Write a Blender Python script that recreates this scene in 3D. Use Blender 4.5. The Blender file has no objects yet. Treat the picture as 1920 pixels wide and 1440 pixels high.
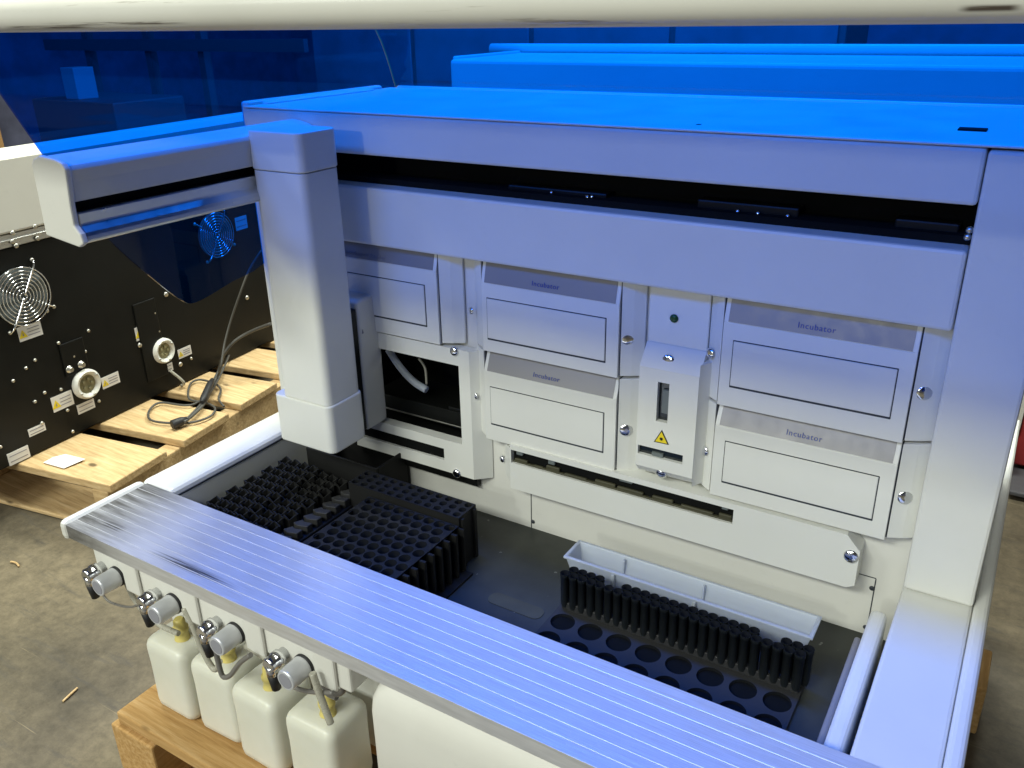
import bpy, math, random
from mathutils import Vector, Matrix
random.seed(7)
sc = bpy.context.scene
COL = sc.collection

# ------------------------------------------------------------------ survey of the room
# Measurements were taken in metres from the camera's eye point; floor lies 1.13 below it.
R = ((0.85197269, 0.52325177, -0.01871155), (0.19391185, -0.34852532, -0.91702143), (-0.48635453, 0.77764882, -0.39839877))
F = 1610.8
ZO = 1.13            # everything is lifted by this so that the floor is z = 0

def ray(px, py):
    a, b = (px - 960) / F, (py - 720) / F
    return Vector([R[0][i] * a + R[1][i] * b + R[2][i] for i in range(3)])
def aY(px, py, y): d = ray(px, py); return d * (y / d.y)
def aZ(px, py, z): d = ray(px, py); return d * (z / d.z)
def aX(px, py, x): d = ray(px, py); return d * (x / d.x)

# ------------------------------------------------------------------ materials
def new_mat(name):
    m = bpy.data.materials.new(name); m.use_nodes = True
    nt = m.node_tree
    return m, nt, nt.nodes['Principled BSDF']
def setp(b, **k):
    for n, v in k.items():
        n = {'color': 'Base Color', 'rough': 'Roughness', 'metal': 'Metallic', 'spec': 'Specular IOR Level', 'coat': 'Coat Weight',
             'sss': 'Subsurface Weight', 'trans': 'Transmission Weight'}.get(n, n)
        b.inputs[n].default_value = (*v, 1) if isinstance(v, tuple) and len(v) == 3 else v
def noise(nt, scale, detail=4, rough=.55, stretch=None, rot=None):
    tc = nt.nodes.new('ShaderNodeTexCoord'); mp = nt.nodes.new('ShaderNodeMapping'); n = nt.nodes.new('ShaderNodeTexNoise')
    nt.links.new(tc.outputs['Object'], mp.inputs[0]); nt.links.new(mp.outputs[0], n.inputs['Vector'])
    if stretch: mp.inputs['Scale'].default_value = stretch
    if rot: mp.inputs['Rotation'].default_value = rot
    n.inputs['Scale'].default_value = scale; n.inputs['Detail'].default_value = detail; n.inputs['Roughness'].default_value = rough
    return n
def ramp(nt, src, stops):
    r = nt.nodes.new('ShaderNodeValToRGB'); nt.links.new(src, r.inputs[0])
    e = r.color_ramp.elements
    while len(e) < len(stops): e.new(.5)
    for el, (p, c) in zip(e, stops): el.position = p; el.color = (*c, 1) if len(c) == 3 else c
    return r
def mixc(nt, fac, a, b, mode='MIX'):
    m = nt.nodes.new('ShaderNodeMix'); m.data_type = 'RGBA'; m.blend_type = mode
    for s, v in ((m.inputs[0], fac), (m.inputs[6], a), (m.inputs[7], b)):
        if hasattr(v, 'default_value') or hasattr(v, 'is_linked'): nt.links.new(v, s)
        else: s.default_value = (*v, 1) if isinstance(v, tuple) else v
    return m.outputs[2]
def bump(nt, b, src, strength, dist=.001):
    bp = nt.nodes.new('ShaderNodeBump'); bp.inputs['Strength'].default_value = strength; bp.inputs['Distance'].default_value = dist
    nt.links.new(src, bp.inputs['Height']); nt.links.new(bp.outputs[0], b.inputs['Normal'])

def painted(name, col, rough=.45, var=.05, grime=.0, spec=.5):
    m, nt, b = new_mat(name); setp(b, color=col, rough=rough, spec=spec)
    n = noise(nt, 5, 6, .6)
    lo = tuple(c * (1 - var) for c in col); hi = tuple(min(1, c * (1 + var)) for c in col)
    c = ramp(nt, n.outputs[0], [(.35, lo), (.65, hi)]).outputs[0]
    if grime:
        g = noise(nt, 38, 8, .75); gm = ramp(nt, g.outputs[0], [(.60, (0, 0, 0)), (.80, (grime,) * 3)])
        c = mixc(nt, gm.outputs[0], c, tuple(x * .45 for x in col))
    nt.links.new(c, b.inputs['Base Color'])
    f = noise(nt, 900, 2); bump(nt, b, f.outputs[0], .06)
    r = ramp(nt, noise(nt, 14, 5).outputs[0], [(.3, (rough - .06,) * 3), (.7, (rough + .08,) * 3)])
    nt.links.new(r.outputs[0], b.inputs['Roughness'])
    return m
def plain(name, col, rough=.4, metal=0., **k):
    m, nt, b = new_mat(name); setp(b, color=col, rough=rough, metal=metal, **k)
    r = ramp(nt, noise(nt, 60, 5).outputs[0], [(.3, (max(.02, rough - .05),) * 3), (.7, (rough + .07,) * 3)])
    nt.links.new(r.outputs[0], b.inputs['Roughness'])
    return m

M = {}
M['white'] = painted('white_enamel', (.70, .70, .66), .42, .03, .12)
M['white2'] = painted('white_plastic', (.72, .72, .68), .38, .02, .05)
M['ivory'] = painted('ivory_enamel', (.67, .66, .615), .5, .03, .2)
M['greyline'] = plain('seam_shadow_tone', (.03, .035, .045), .6)  # dark tone for seams and grooves; the shade in them is painted
M['silver'] = plain('silver_print', (.25, .245, .255), .42, .25)
M['blueink'] = plain('blue_ink', (.035, .06, .28), .5)
M['greyink'] = plain('grey_ink', (.25, .25, .30), .5)
M['black'] = painted('black_plastic', (.0055, .006, .0055), .42, .2, spec=.25)
M['dark'] = painted('dark_recess', (.006, .0065, .006), .8, .2, spec=.1)
M['chrome'] = plain('chrome', (.85, .86, .88), .12, 1.)
M['steel'] = plain('brushed_steel', (.55, .55, .53), .32, 1.)
M['zinc'] = plain('zinc_screw', (.60, .58, .52), .35, 1.)
M['knob'] = plain('satin_knob', (.60, .61, .64), .34, .35)
M['knobface'] = plain('grey_knob_face', (.26, .26, .30), .45)
M['yellow'] = plain('warning_yellow', (.80, .62, .02), .5)
M['inkblack'] = plain('black_ink', (.015, .015, .012), .5)
M['paper'] = painted('paper_label', (.74, .72, .70), .6, .03)
M['green'] = plain('green_lens', (.01, .07, .02), .2)
M['lens'] = plain('dark_lens', (.008, .012, .014), .1)
M['pcb'] = painted('olive_board', (.06, .056, .028), .55, .3)
M['connector_grey'] = plain('grey_connector', (.14, .16, .16), .5)
M['rubber'] = plain('black_rubber', (.012, .012, .014), .55)
M['greycord'] = plain('grey_cord', (.065, .062, .055), .5)
M['hose'] = plain('clear_hose', (.52, .50, .42), .25, 0., trans=.25)
M['darkhose'] = plain('smoke_hose', (.17, .16, .15), .3, 0.)
M['capyellow'] = painted('yellowed_nylon', (.66, .55, .17), .42, .12, .35)
M['porcelain'] = painted('white_socket', (.70, .69, .64), .35, .04, .25)
M['socket_in'] = painted('socket_throat', (.22, .20, .11), .6, .5, .4)
M['cabgrey'] = painted('cabinet_grey', (.18, .18, .22), .5, .15)
M['dullbox'] = plain('dull_box', (.30, .31, .34), .6)
M['shelfsteel'] = plain('dark_shelf_steel', (.09, .09, .10), .5)
M['redstuff'] = painted('red_paint', (.36, .03, .03), .5, .1)
M['cardboard'] = painted('cardboard', (.25, .135, .045), .75, .12, .2)

def mat_bottle():
    m, nt, b = new_mat('hdpe_bottle'); setp(b, color=(.72, .715, .64), rough=.36, sss=.35)
    b.inputs['Subsurface Radius'].default_value = (.03, .028, .02); b.inputs['Subsurface Scale'].default_value = .35
    c = ramp(nt, noise(nt, 9, 5).outputs[0], [(.3, (.66, .655, .56)), (.7, (.75, .745, .68))]).outputs[0]
    g = ramp(nt, noise(nt, 26, 6, .7).outputs[0], [(.62, (0,) * 3), (.78, (.35,) * 3)]).outputs[0]
    c = mixc(nt, g, c, (.50, .47, .33)); nt.links.new(c, b.inputs['Base Color'])
    bump(nt, b, noise(nt, 12, 3).outputs[0], .35, .004)
    return m
M['bottle'] = mat_bottle()
def mat_trough():
    m, nt, b = new_mat('milky_trough'); setp(b, color=(.70, .76, .88), rough=.45, sss=.15, trans=.45)
    b.inputs['Subsurface Radius'].default_value = (.02, .02, .025); b.inputs['Subsurface Scale'].default_value = .3
    return m
M['trough'] = mat_trough()
def mat_wood(name, lo, mid, hi, stain=.4):
    m, nt, b = new_mat(name); setp(b, rough=.75, spec=.25)
    n = noise(nt, 9, 8, .62, (1, 14, 14)); c = ramp(nt, n.outputs[0], [(.28, lo), (.5, mid), (.72, hi)]).outputs[0]
    s = ramp(nt, noise(nt, 6, 6, .7).outputs[0], [(.52, (0,) * 3), (.75, (stain,) * 3)]).outputs[0]
    c = mixc(nt, s, c, tuple(x * .38 for x in mid))
    k = nt.nodes.new('ShaderNodeTexVoronoi'); k.inputs['Scale'].default_value = 7
    tc = nt.nodes.new('ShaderNodeTexCoord'); mp = nt.nodes.new('ShaderNodeMapping'); mp.inputs['Scale'].default_value = (.8, 1.6, 1.6)
    nt.links.new(tc.outputs['Object'], mp.inputs[0]); nt.links.new(mp.outputs[0], k.inputs['Vector'])
    kr = ramp(nt, k.outputs['Distance'], [(.06, (1,) * 3), (.11, (0,) * 3)]).outputs[0]
    c = mixc(nt, kr, c, tuple(x * .25 for x in mid))
    nt.links.new(c, b.inputs['Base Color']); bump(nt, b, n.outputs[0], .5, .003)
    return m
M['pine'] = mat_wood('pale_pine', (.38, .245, .115), (.54, .375, .19), (.66, .49, .28), .45)
M['oldpine'] = mat_wood('amber_pine', (.33, .18, .06), (.46, .275, .105), (.58, .38, .18), .6)
def mat_wood_y(src, name):
    m = src.copy(); m.name = name
    for n in m.node_tree.nodes:
        if n.type == 'MAPPING' and abs(n.inputs['Scale'].default_value[1] - 14) < .1: n.inputs['Scale'].default_value = (14, 1, 14)
    return m
M['oldpine_y'] = mat_wood_y(M['oldpine'], 'amber_pine_lengthwise')

def mat_floor():
    m, nt, b = new_mat('stained_concrete'); setp(b, rough=.55, spec=.35)
    n = noise(nt, .9, 9, .62)
    c = ramp(nt, n.outputs[0], [(.32, (.030, .026, .020)), (.47, (.080, .067, .047)), (.66, (.21, .170, .110))]).outputs[0]
    s = ramp(nt, noise(nt, 34, 8, .8).outputs[0], [(.35, (.62,) * 3), (.65, (1.12,) * 3)]).outputs[0]
    c = mixc(nt, 1., c, s, 'MULTIPLY')
    d = ramp(nt, noise(nt, 5, 7, .7, (1, 7, 1), (0, 0, .75)).outputs[0], [(.54, (0,) * 3), (.72, (.7,) * 3)]).outputs[0]
    c = mixc(nt, d, c, (.055, .052, .048))
    l = ramp(nt, noise(nt, 8, 4, .5, (.35, 16, 1), (0, 0, -.5)).outputs[0], [(.70, (0,) * 3), (.74, (.5,) * 3)]).outputs[0]
    c = mixc(nt, l, c, (.34, .27, .17))
    nt.links.new(c, b.inputs['Base Color'])
    bump(nt, b, noise(nt, 80, 6, .7).outputs[0], .25, .002)
    return m
M['floor'] = mat_floor()
M['wall'] = painted('warehouse_wall', (.12, .125, .19), .8, .2)
M['ceiling'] = painted('warehouse_ceiling', (.34, .33, .30), .9, .1)

def mat_ledge():
    m, nt, b = new_mat('anodised_ledge'); setp(b, metal=.6, rough=.34)
    br = noise(nt, 60, 3, .5, (.4, 22, 4))
    c = ramp(nt, br.outputs[0], [(.3, (.68, .68, .70)), (.7, (.80, .80, .83))]).outputs[0]
    # grime worn into the left end, and two dark rub marks running along the rail
    tc = nt.nodes.new('ShaderNodeTexCoord'); sep = nt.nodes.new('ShaderNodeSeparateXYZ'); nt.links.new(tc.outputs['Object'], sep.inputs[0])
    def band(sock, lo, hi, a, z):
        mr = nt.nodes.new('ShaderNodeMapRange'); nt.links.new(sock, mr.inputs[0])
        for i, v in enumerate((lo, hi, a, z)): mr.inputs[1 + i].default_value = v
        mr.interpolation_type = 'SMOOTHSTEP'; return mr.outputs[0]
    def mul(x, y):
        q = nt.nodes.new('ShaderNodeMath'); q.operation = 'MULTIPLY'; nt.links.new(x, q.inputs[0])
        if isinstance(y, float): q.inputs[1].default_value = y
        else: nt.links.new(y, q.inputs[1])
        return q.outputs[0]
    g = mul(band(sep.outputs[0], LEDGE[0], LEDGE[0] + .17, 1, 0), ramp(nt, noise(nt, 16, 7, .7, (.35, 4, 1)).outputs[0], [(.34, (.35,) * 3), (.60, (.95,) * 3)]).outputs[0])
    c = mixc(nt, g, c, (.10, .095, .085))
    for x0, x1, y0, y1 in RUBS:
        e = (x1 - x0) * .35; f = (y1 - y0) * .4
        k = mul(mul(band(sep.outputs[0], x0, x0 + e, 0, 1), band(sep.outputs[0], x1 - e, x1, 1, 0)), mul(band(sep.outputs[1], y0, y0 + f, 0, 1), band(sep.outputs[1], y1 - f, y1, 1, 0)))
        k = mul(k, ramp(nt, noise(nt, 40, 5, .7, (.10, 9, 1)).outputs[0], [(.44, (.06,) * 3), (.55, (.95,) * 3)]).outputs[0])
        c = mixc(nt, k, c, (.05, .048, .045))
    nt.links.new(c, b.inputs['Base Color'])
    r = ramp(nt, br.outputs[0], [(.3, (.30,) * 3), (.7, (.44,) * 3)]); nt.links.new(r.outputs[0], b.inputs['Roughness'])
    bump(nt, b, br.outputs[0], .12, .0006)
    return m
def mat_bar():
    m, nt, b = new_mat('scuffed_white_tube'); setp(b, rough=.33)
    c = ramp(nt, noise(nt, 6, 5).outputs[0], [(.3, (.60, .59, .54)), (.7, (.68, .67, .62))]).outputs[0]
    n = noise(nt, 20, 6, .72, (.16, 3.5, 3.5))
    k = ramp(nt, n.outputs[0], [(.60, (0,) * 3), (.68, (.9,) * 3)]).outputs[0]
    c = mixc(nt, k, c, (.16, .12, .085))
    tc = nt.nodes.new('ShaderNodeTexCoord'); sep = nt.nodes.new('ShaderNodeSeparateXYZ'); nt.links.new(tc.outputs['Object'], sep.inputs[0])
    def ease(sock, p0, p1, a, z):
        mr = nt.nodes.new('ShaderNodeMapRange'); nt.links.new(sock, mr.inputs[0]); mr.interpolation_type = 'SMOOTHSTEP'
        for i, v in enumerate((p0, p1, a, z)): mr.inputs[1 + i].default_value = v
        return mr.outputs[0]
    def mul(x, y):
        q = nt.nodes.new('ShaderNodeMath'); q.operation = 'MULTIPLY'; nt.links.new(x, q.inputs[0]); nt.links.new(y, q.inputs[1]); return q.outputs[0]
    streak = ramp(nt, noise(nt, 26, 6, .7, (.25, 6, 9)).outputs[0], [(.40, (0,) * 3), (.52, (.95,) * 3)]).outputs[0]
    ox, oz = (XL + XR) / 2, -1.0
    for x0, x1, z0, z1 in SCUFFS:
        e = (x1 - x0) * .25; f = (z1 - z0) * .4
        g = mul(mul(ease(sep.outputs[0], x0 - ox, x0 - ox + e, 0, 1), ease(sep.outputs[0], x1 - ox - e, x1 - ox, 1, 0)), mul(ease(sep.outputs[2], z0 - oz, z0 - oz + f, 0, 1), ease(sep.outputs[2], z1 - oz - f, z1 - oz, 1, 0)))
        c = mixc(nt, mul(g, streak), c, (.05, .032, .022))
    nt.links.new(c, b.inputs['Base Color'])
    return m
def mat_deck():
    m, nt, b = new_mat('black_deck'); setp(b, rough=.5)
    c = ramp(nt, noise(nt, 14, 6, .65).outputs[0], [(.3, (.016, .019, .016)), (.7, (.034, .038, .031))]).outputs[0]
    k = ramp(nt, noise(nt, 60, 3, .5).outputs[0], [(.715, (0,) * 3), (.75, (.8,) * 3)]).outputs[0]
    c = mixc(nt, k, c, (.30, .30, .26)); nt.links.new(c, b.inputs['Base Color'])
    return m
M['deck'] = mat_deck()
M['plate'] = painted('charcoal_plate', (.036, .036, .037), .6, .15, .1, spec=.22)
M['rack'] = painted('black_rack', (.013, .013, .013), .55, .15, spec=.22)
M['tube'] = painted('black_tube', (.013, .016, .018), .32, .2)
def mat_acrylic():
    m = bpy.data.materials.new('blue_acrylic'); m.use_nodes = True; nt = m.node_tree; nt.nodes.clear()
    o = nt.nodes.new('ShaderNodeOutputMaterial'); t = nt.nodes.new('ShaderNodeBsdfTransparent'); g = nt.nodes.new('ShaderNodeBsdfGlossy')
    fr = nt.nodes.new('ShaderNodeLayerWeight'); mx = nt.nodes.new('ShaderNodeMixShader'); ge = nt.nodes.new('ShaderNodeNewGeometry')
    pw = nt.nodes.new('ShaderNodeMath'); pw.operation = 'POWER'; pw.inputs[1].default_value = 4
    ma = nt.nodes.new('ShaderNodeMath'); ma.operation = 'MULTIPLY_ADD'; ma.inputs[1].default_value = .55; ma.inputs[2].default_value = .035
    fo = nt.nodes.new('ShaderNodeMath'); fo.operation = 'SUBTRACT'; fo.inputs[0].default_value = 1      # only the outer side of each face mirrors
    pr = nt.nodes.new('ShaderNodeMath'); pr.operation = 'MULTIPLY'
    nt.links.new(fr.outputs['Facing'], pw.inputs[0]); nt.links.new(pw.outputs[0], ma.inputs[0]); nt.links.new(ge.outputs['Backfacing'], fo.inputs[1])
    nt.links.new(ma.outputs[0], pr.inputs[0]); nt.links.new(fo.outputs[0], pr.inputs[1])
    t.inputs[0].default_value = (.03, .372, .985, 1)      # tint of one face; the sheet has two
    g.inputs['Roughness'].default_value = .04
    nt.links.new(pr.outputs[0], mx.inputs[0]); nt.links.new(t.outputs[0], mx.inputs[1]); nt.links.new(g.outputs[0], mx.inputs[2])
    nt.links.new(mx.outputs[0], o.inputs[0]); return m
M['acrylic'] = mat_acrylic()

# ------------------------------------------------------------------ mesh building
class MB:
    def __init__(s, xf=None): s.v = []; s.f = []; s.m = []; s.s = []; s.xf = xf
    def add(s, vs, fs, mi=0, smooth=False):
        o = len(s.v)
        s.v += [tuple(s.xf(Vector(p))) if s.xf else tuple(p) for p in vs]
        for f in fs: s.f.append([o + i for i in f]); s.m.append(mi); s.s.append(smooth)
        return s
    def box(s, x0, x1, y0, y1, z0, z1, mi=0):
        x0, x1 = sorted((x0, x1)); y0, y1 = sorted((y0, y1)); z0, z1 = sorted((z0, z1))
        vs = [(x, y, z) for z in (z0, z1) for y in (y0, y1) for x in (x0, x1)]
        return s.add(vs, [(0, 2, 3, 1), (4, 5, 7, 6), (0, 1, 5, 4), (2, 6, 7, 3), (0, 4, 6, 2), (1, 3, 7, 5)], mi)
    def prism(s, poly, axis, a0, a1, mi=0, smooth=False):
        # poly in the two remaining axes, in order
        def P(u, w, a): return {'x': (a, u, w), 'y': (u, a, w), 'z': (u, w, a)}[axis]
        n = len(poly); vs = [P(u, w, a0) for u, w in poly] + [P(u, w, a1) for u, w in poly]
        area = sum(poly[i][0] * poly[(i + 1) % n][1] - poly[(i + 1) % n][0] * poly[i][1] for i in range(n))
        fl = (area > 0) != (a1 < a0)
        if axis == 'y': fl = not fl
        side = [(i, (i + 1) % n, n + (i + 1) % n, n + i) for i in range(n)]; b = tuple(range(n))[::-1]; t = tuple(range(n, 2 * n))
        if not fl: side = [q[::-1] for q in side]; b = b[::-1]; t = t[::-1]
        s.add(vs, side, mi, smooth); o = len(s.v) - 2 * n
        for q in (b, t): s.f.append([o + i for i in q]); s.m.append(mi); s.s.append(False)
        return s
    def loft(s, rings, mi=0, smooth=True, cap=True):
        n = len(rings[0]); vs = [p for r in rings for p in r]; fs = []
        for k in range(len(rings) - 1):
            for i in range(n):
                j = (i + 1) % n; fs.append((k * n + i, k * n + j, (k + 1) * n + j, (k + 1) * n + i))
        s.add(vs, fs, mi, smooth)
        if cap:
            o = len(s.v) - len(vs)
            s.f.append([o + i for i in range(n)][::-1]); s.m.append(mi); s.s.append(False)
            s.f.append([o + (len(rings) - 1) * n + i for i in range(n)]); s.m.append(mi); s.s.append(False)
        return s
    def frame(s, p0, p1):
        d = (Vector(p1) - Vector(p0)).normalized(); a = Vector((0, 0, 1)) if abs(d.z) < .9 else Vector((1, 0, 0))
        u = d.cross(a).normalized(); return u, d.cross(u).normalized()
    def cyl(s, p0, p1, r0, r1=None, n=20, mi=0, cap=True, prof=None):
        # prof: list of (t, r) along the axis
        p0, p1 = Vector(p0), Vector(p1); u, w = s.frame(p0, p1)
        prof = prof or [(0, r0), (1, r0 if r1 is None else r1)]
        rings = [[p0 + (p1 - p0) * t + (u * math.cos(2 * math.pi * i / n) + w * math.sin(2 * math.pi * i / n)) * r for i in range(n)] for t, r in prof]
        return s.loft(rings, mi, True, cap)
    def tube(s, pts, r, n=10, mi=0, sub=6):
        P = [Vector(p) for p in pts]; Q = []
        for i in range(len(P) - 1):
            a, b, c, d = P[max(i - 1, 0)], P[i], P[i + 1], P[min(i + 2, len(P) - 1)]
            for k in range(sub):
                t = k / sub; Q.append(.5 * ((2 * b) + (c - a) * t + (2 * a - 5 * b + 4 * c - d) * t * t + (3 * b - a - 3 * c + d) * t ** 3))
        Q.append(P[-1]); rings = []; u = None
        for i, q in enumerate(Q):
            d = (Q[min(i + 1, len(Q) - 1)] - Q[max(i - 1, 0)]).normalized()
            if u is None: u = s.frame(q, q + d)[0]
            u = (u - d * u.dot(d)).normalized(); w = d.cross(u)
            rings.append([q + (u * math.cos(2 * math.pi * k / n) + w * math.sin(2 * math.pi * k / n)) * r for k in range(n)])
        return s.loft(rings, mi)
    def torus(s, c, nrm, Rr, r, n=40, k=8, mi=0):
        nrm = Vector(nrm).normalized(); u, w = s.frame((0, 0, 0), nrm); c = Vector(c); rings = []
        for i in range(n):
            a = 2 * math.pi * i / n; e = u * math.cos(a) + w * math.sin(a)
            rings.append([c + e * (Rr + r * math.cos(2 * math.pi * j / k)) + nrm * r * math.sin(2 * math.pi * j / k) for j in range(k)])
        rings.append(rings[0]); return s.loft(rings, mi, True, False)
    def holeplate(s, x0, x1, y0, y1, zt, nx, ny, r, depth, mi=0, mi2=1, n=20, stagger=False, floor=True, hexa=False):
        # a sheet with a grid of round wells; each cell is a ring of quads from its square rim to the circle
        dx, dy = (x1 - x0) / nx, (y1 - y0) / ny
        for j in range(ny):
            for i in range(nx):
                off = .5 * dx if (stagger and j % 2) else 0
                if off and i == nx - 1: 
                    s.box(x1 - dx * .5, x1, y0 + j * dy, y0 + (j + 1) * dy, zt - .002, zt, mi); s.box(x0, x0 + dx * .5, y0 + j * dy, y0 + (j + 1) * dy, zt - .002, zt, mi); continue
                ax, ay = x0 + i * dx + off, y0 + j * dy; cx, cy = ax + dx / 2, ay + dy / 2
                sq, ci = [], []
                for k in range(n):
                    a = 2 * math.pi * (k + .5) / n; c, t = math.cos(a), math.sin(a); q = 1 / max(abs(c), abs(t))
                    sq.append((cx + c * q * dx / 2, cy + t * q * dy / 2)); ci.append((cx + c * r, cy + t * r))
                for ang in (math.pi / 4, 3 * math.pi / 4, 5 * math.pi / 4, 7 * math.pi / 4): pass
                vs = [(a, b, zt) for a, b in sq] + [(a, b, zt) for a, b in ci] + [(a, b, zt - depth) for a, b in ci]
                fs = [(k, (k + 1) % n, n + (k + 1) % n, n + k) for k in range(n)]
                s.add(vs, fs, mi)
                o = len(s.v) - len(vs)
                for k in range(n):
                    s.f.append([o + n + k, o + n + (k + 1) % n, o + 2 * n + (k + 1) % n, o + 2 * n + k]); s.m.append(mi2); s.s.append(True)
                if floor: s.f.append([o + 2 * n + k for k in range(n)]); s.m.append(mi2); s.s.append(False)
                # square corners
                for sx in (-1, 1):
                    for sy in (-1, 1):
                        k = max(range(n), key=lambda k: (sq[k][0] - cx) * sx / dx + (sq[k][1] - cy) * sy / dy)
                        cn = (cx + sx * dx / 2, cy + sy * dy / 2)
                        for k2 in ((k + 1) % n, (k - 1) % n):
                            if abs(sq[k][0] - cn[0]) + abs(sq[k][1] - cn[1]) > 1e-6:
                                pts = [(*sq[k], zt), (*cn, zt), (*sq[k2], zt)]
                                ar = (pts[1][0] - pts[0][0]) * (pts[2][1] - pts[0][1]) - (pts[2][0] - pts[0][0]) * (pts[1][1] - pts[0][1])
                                if abs(ar) > 1e-10: s.add(pts if ar > 0 else pts[::-1], [(0, 1, 2)], mi)
        return s
    def dome(s, c, nrm, r, h, n=18, mi=0):
        c = Vector(c); nrm = Vector(nrm).normalized()
        prof = [(0, r), (.35, r * .97), (.7, r * .80), (.9, r * .55), (1, r * .25)]
        return s.cyl(c, c + nrm * h, r, n=n, mi=mi, prof=prof)
    def text(s, txt, size, o, ux, uz, mi=0, depth=.0006):
        cu = bpy.data.curves.new('t', 'FONT'); cu.body = txt; cu.size = size; cu.extrude = depth / 2; cu.resolution_u = 3; cu.space_character = 1.12
        ob = bpy.data.objects.new('t', cu); COL.objects.link(ob); me = bpy.data.meshes.new_from_object(ob)
        ux, uz = Vector(ux).normalized(), Vector(uz).normalized(); un = ux.cross(uz); o = Vector(o)
        s.add([o + ux * v.co.x + uz * v.co.y + un * v.co.z for v in me.vertices], [tuple(p.vertices) for p in me.polygons], mi)
        bpy.data.objects.remove(ob); bpy.data.meshes.remove(me); bpy.data.curves.remove(cu); return s
    def build(s, name, mats, parent=None, bevel=0, seg=2, kind=None):
        me = bpy.data.meshes.new(name); off = Vector((0, 0, ZO))
        q = parent
        while q is not None: off = off - q.location; q = q.parent
        me.from_pydata([tuple(Vector(p) + off) for p in s.v], [], s.f); 
        for m in (mats if isinstance(mats, (list, tuple)) else [mats]): me.materials.append(M[m] if isinstance(m, str) else m)
        me.polygons.foreach_set('material_index', s.m); me.polygons.foreach_set('use_smooth', s.s); me.update()
        o = bpy.data.objects.new(name, me); COL.objects.link(o)
        if parent is not None: o.parent = parent
        if bevel:
            b = o.modifiers.new('edge', 'BEVEL'); b.width = bevel; b.segments = seg; b.limit_method = 'ANGLE'; b.angle_limit = math.radians(40); b.harden_normals = False
        if kind: o['kind'] = kind
        return o
def thing(name, label, cat, loc, group=None):
    o = bpy.data.objects.new(name, None); COL.objects.link(o); o.location = (loc[0], loc[1], loc[2] + ZO); o.empty_display_size = .05
    tag(o, label, cat, group); return o
def tag(o, label, cat, group=None):
    o['label'] = label; o['category'] = cat
    if group: o['group'] = group
    return o
def copy_tree(o, parent=None):
    c = o.copy(); COL.objects.link(c); c.parent = parent
    for ch in list(o.children): copy_tree(ch, c)
    return c
def rrect(cx, cy, hx, hy, r, n=5):
    out = []
    for k, (sx, sy) in enumerate(((1, 1), (-1, 1), (-1, -1), (1, -1))):
        for i in range(n + 1):
            a = math.pi / 2 * (k + i / n); out.append((cx + sx * (hx - r) + r * math.cos(a), cy + sy * (hy - r) + r * math.sin(a)))
    return out

# ------------------------------------------------------------------ setting
MB().box(-8, 6, -10, 8, -1.33, -1.13).build('floor', 'floor', kind='structure')
MB().box(-8, 6, 8, 8.2, -1.13, 3.2).build('wall_back', 'wall', kind='structure')
MB().box(-8.2, -8, -10, 8, -1.13, 3.2).build('wall_left', 'wall', kind='structure')
MB().box(6, 6.2, -10, 8, -1.13, 3.2).build('wall_right', 'wall', kind='structure')
MB().box(-8, 6, -10.2, -10, -1.13, 3.2).build('wall_front', 'wall', kind='structure')
MB().box(-8, 6, -10, 8, 3.2, 3.4).build('ceiling', 'ceiling', kind='structure')

# ------------------------------------------------------------------ the analyser
XL, XR = -1.134, .036          # outer sides
IL, IR = -1.06, -.057          # inner sides of the bay
ZT, ZW, ZB = -.133, -.670, -1.0  # top, wall ledge, underside
YF, YM, YP = 1.0, 1.012, 1.04  # beam front, module faces, back panel
DZ = -.755 * YP                # deck height
LEDGE = (-1.115, IR + .09, .557, .696)
A = thing('laboratory_analyzer', 'white open-fronted laboratory analyzer with raised blue lid and black deck', 'analyzer', ((XL + XR) / 2, .95, ZB))
RUBS = []
for (a, b) in (((190, 975), (232, 1000)), ((270, 1026), (460, 1112))):
    p, q = aZ(*a, ZW), aZ(*b, ZW); RUBS.append((p.x - XL * .5 - XR * .5, q.x - XL * .5 - XR * .5, min(p.y, q.y) - .95 - .009, max(p.y, q.y) - .95 + .009))
_L = LEDGE; LEDGE = (_L[0] - (XL + XR) / 2, _L[1], _L[2], _L[3]); M['ledge'] = mat_ledge(); LEDGE = _L

# shell
h = MB()
h.box(XL, IL, _L[3], 1.60, ZB, ZW)                                  # left wall
h.box(XL, IL, YF + .002, 1.36, ZW, ZT - .012)                         # left pillar
h.box(IL, IR, 1.23, 1.36, ZB, -.34)                              # rear block
h.build('side_wall', 'white', A, .010, 3)
MB().box(XL, _L[0] - .001, _L[2] - .001, _L[3], -.700, ZW + .003).build('end_cap', 'ivory', A, .009, 3)
h = MB()
h.box(IR, XR - .014, .56, 1.60, ZB, ZW - .001)                        # right wall
h.box(IR, XR - .0142, YF, 1.36, ZW, ZT - .004)                     # right pillar
prof = [(YF - .0005, -.60)] + [(YF - .07 + .07 * math.cos(t * math.pi / 16), -.60 + .0 - .07 * math.sin(t * math.pi / 16)) for t in range(1, 8)] + [(YF - .07, -.6695), (YF + .05, -.6695), (YF + .05, -.60)]
h.build('side_wall', 'white', A, .004, 2)
MB().box(XR - .0135, XR + .004, .53, 1.60, ZB + .02, ZW + .004).build('side_rim', 'white2', A, .006, 3)
MB().box(IL, IR, .70, .712, ZB, -.705).build('base_panel', 'white', A)
MB().box(IL, IR, .712, 1.09, DZ - .02, DZ - .012).build('floor_pan', 'dark', A)
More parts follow.
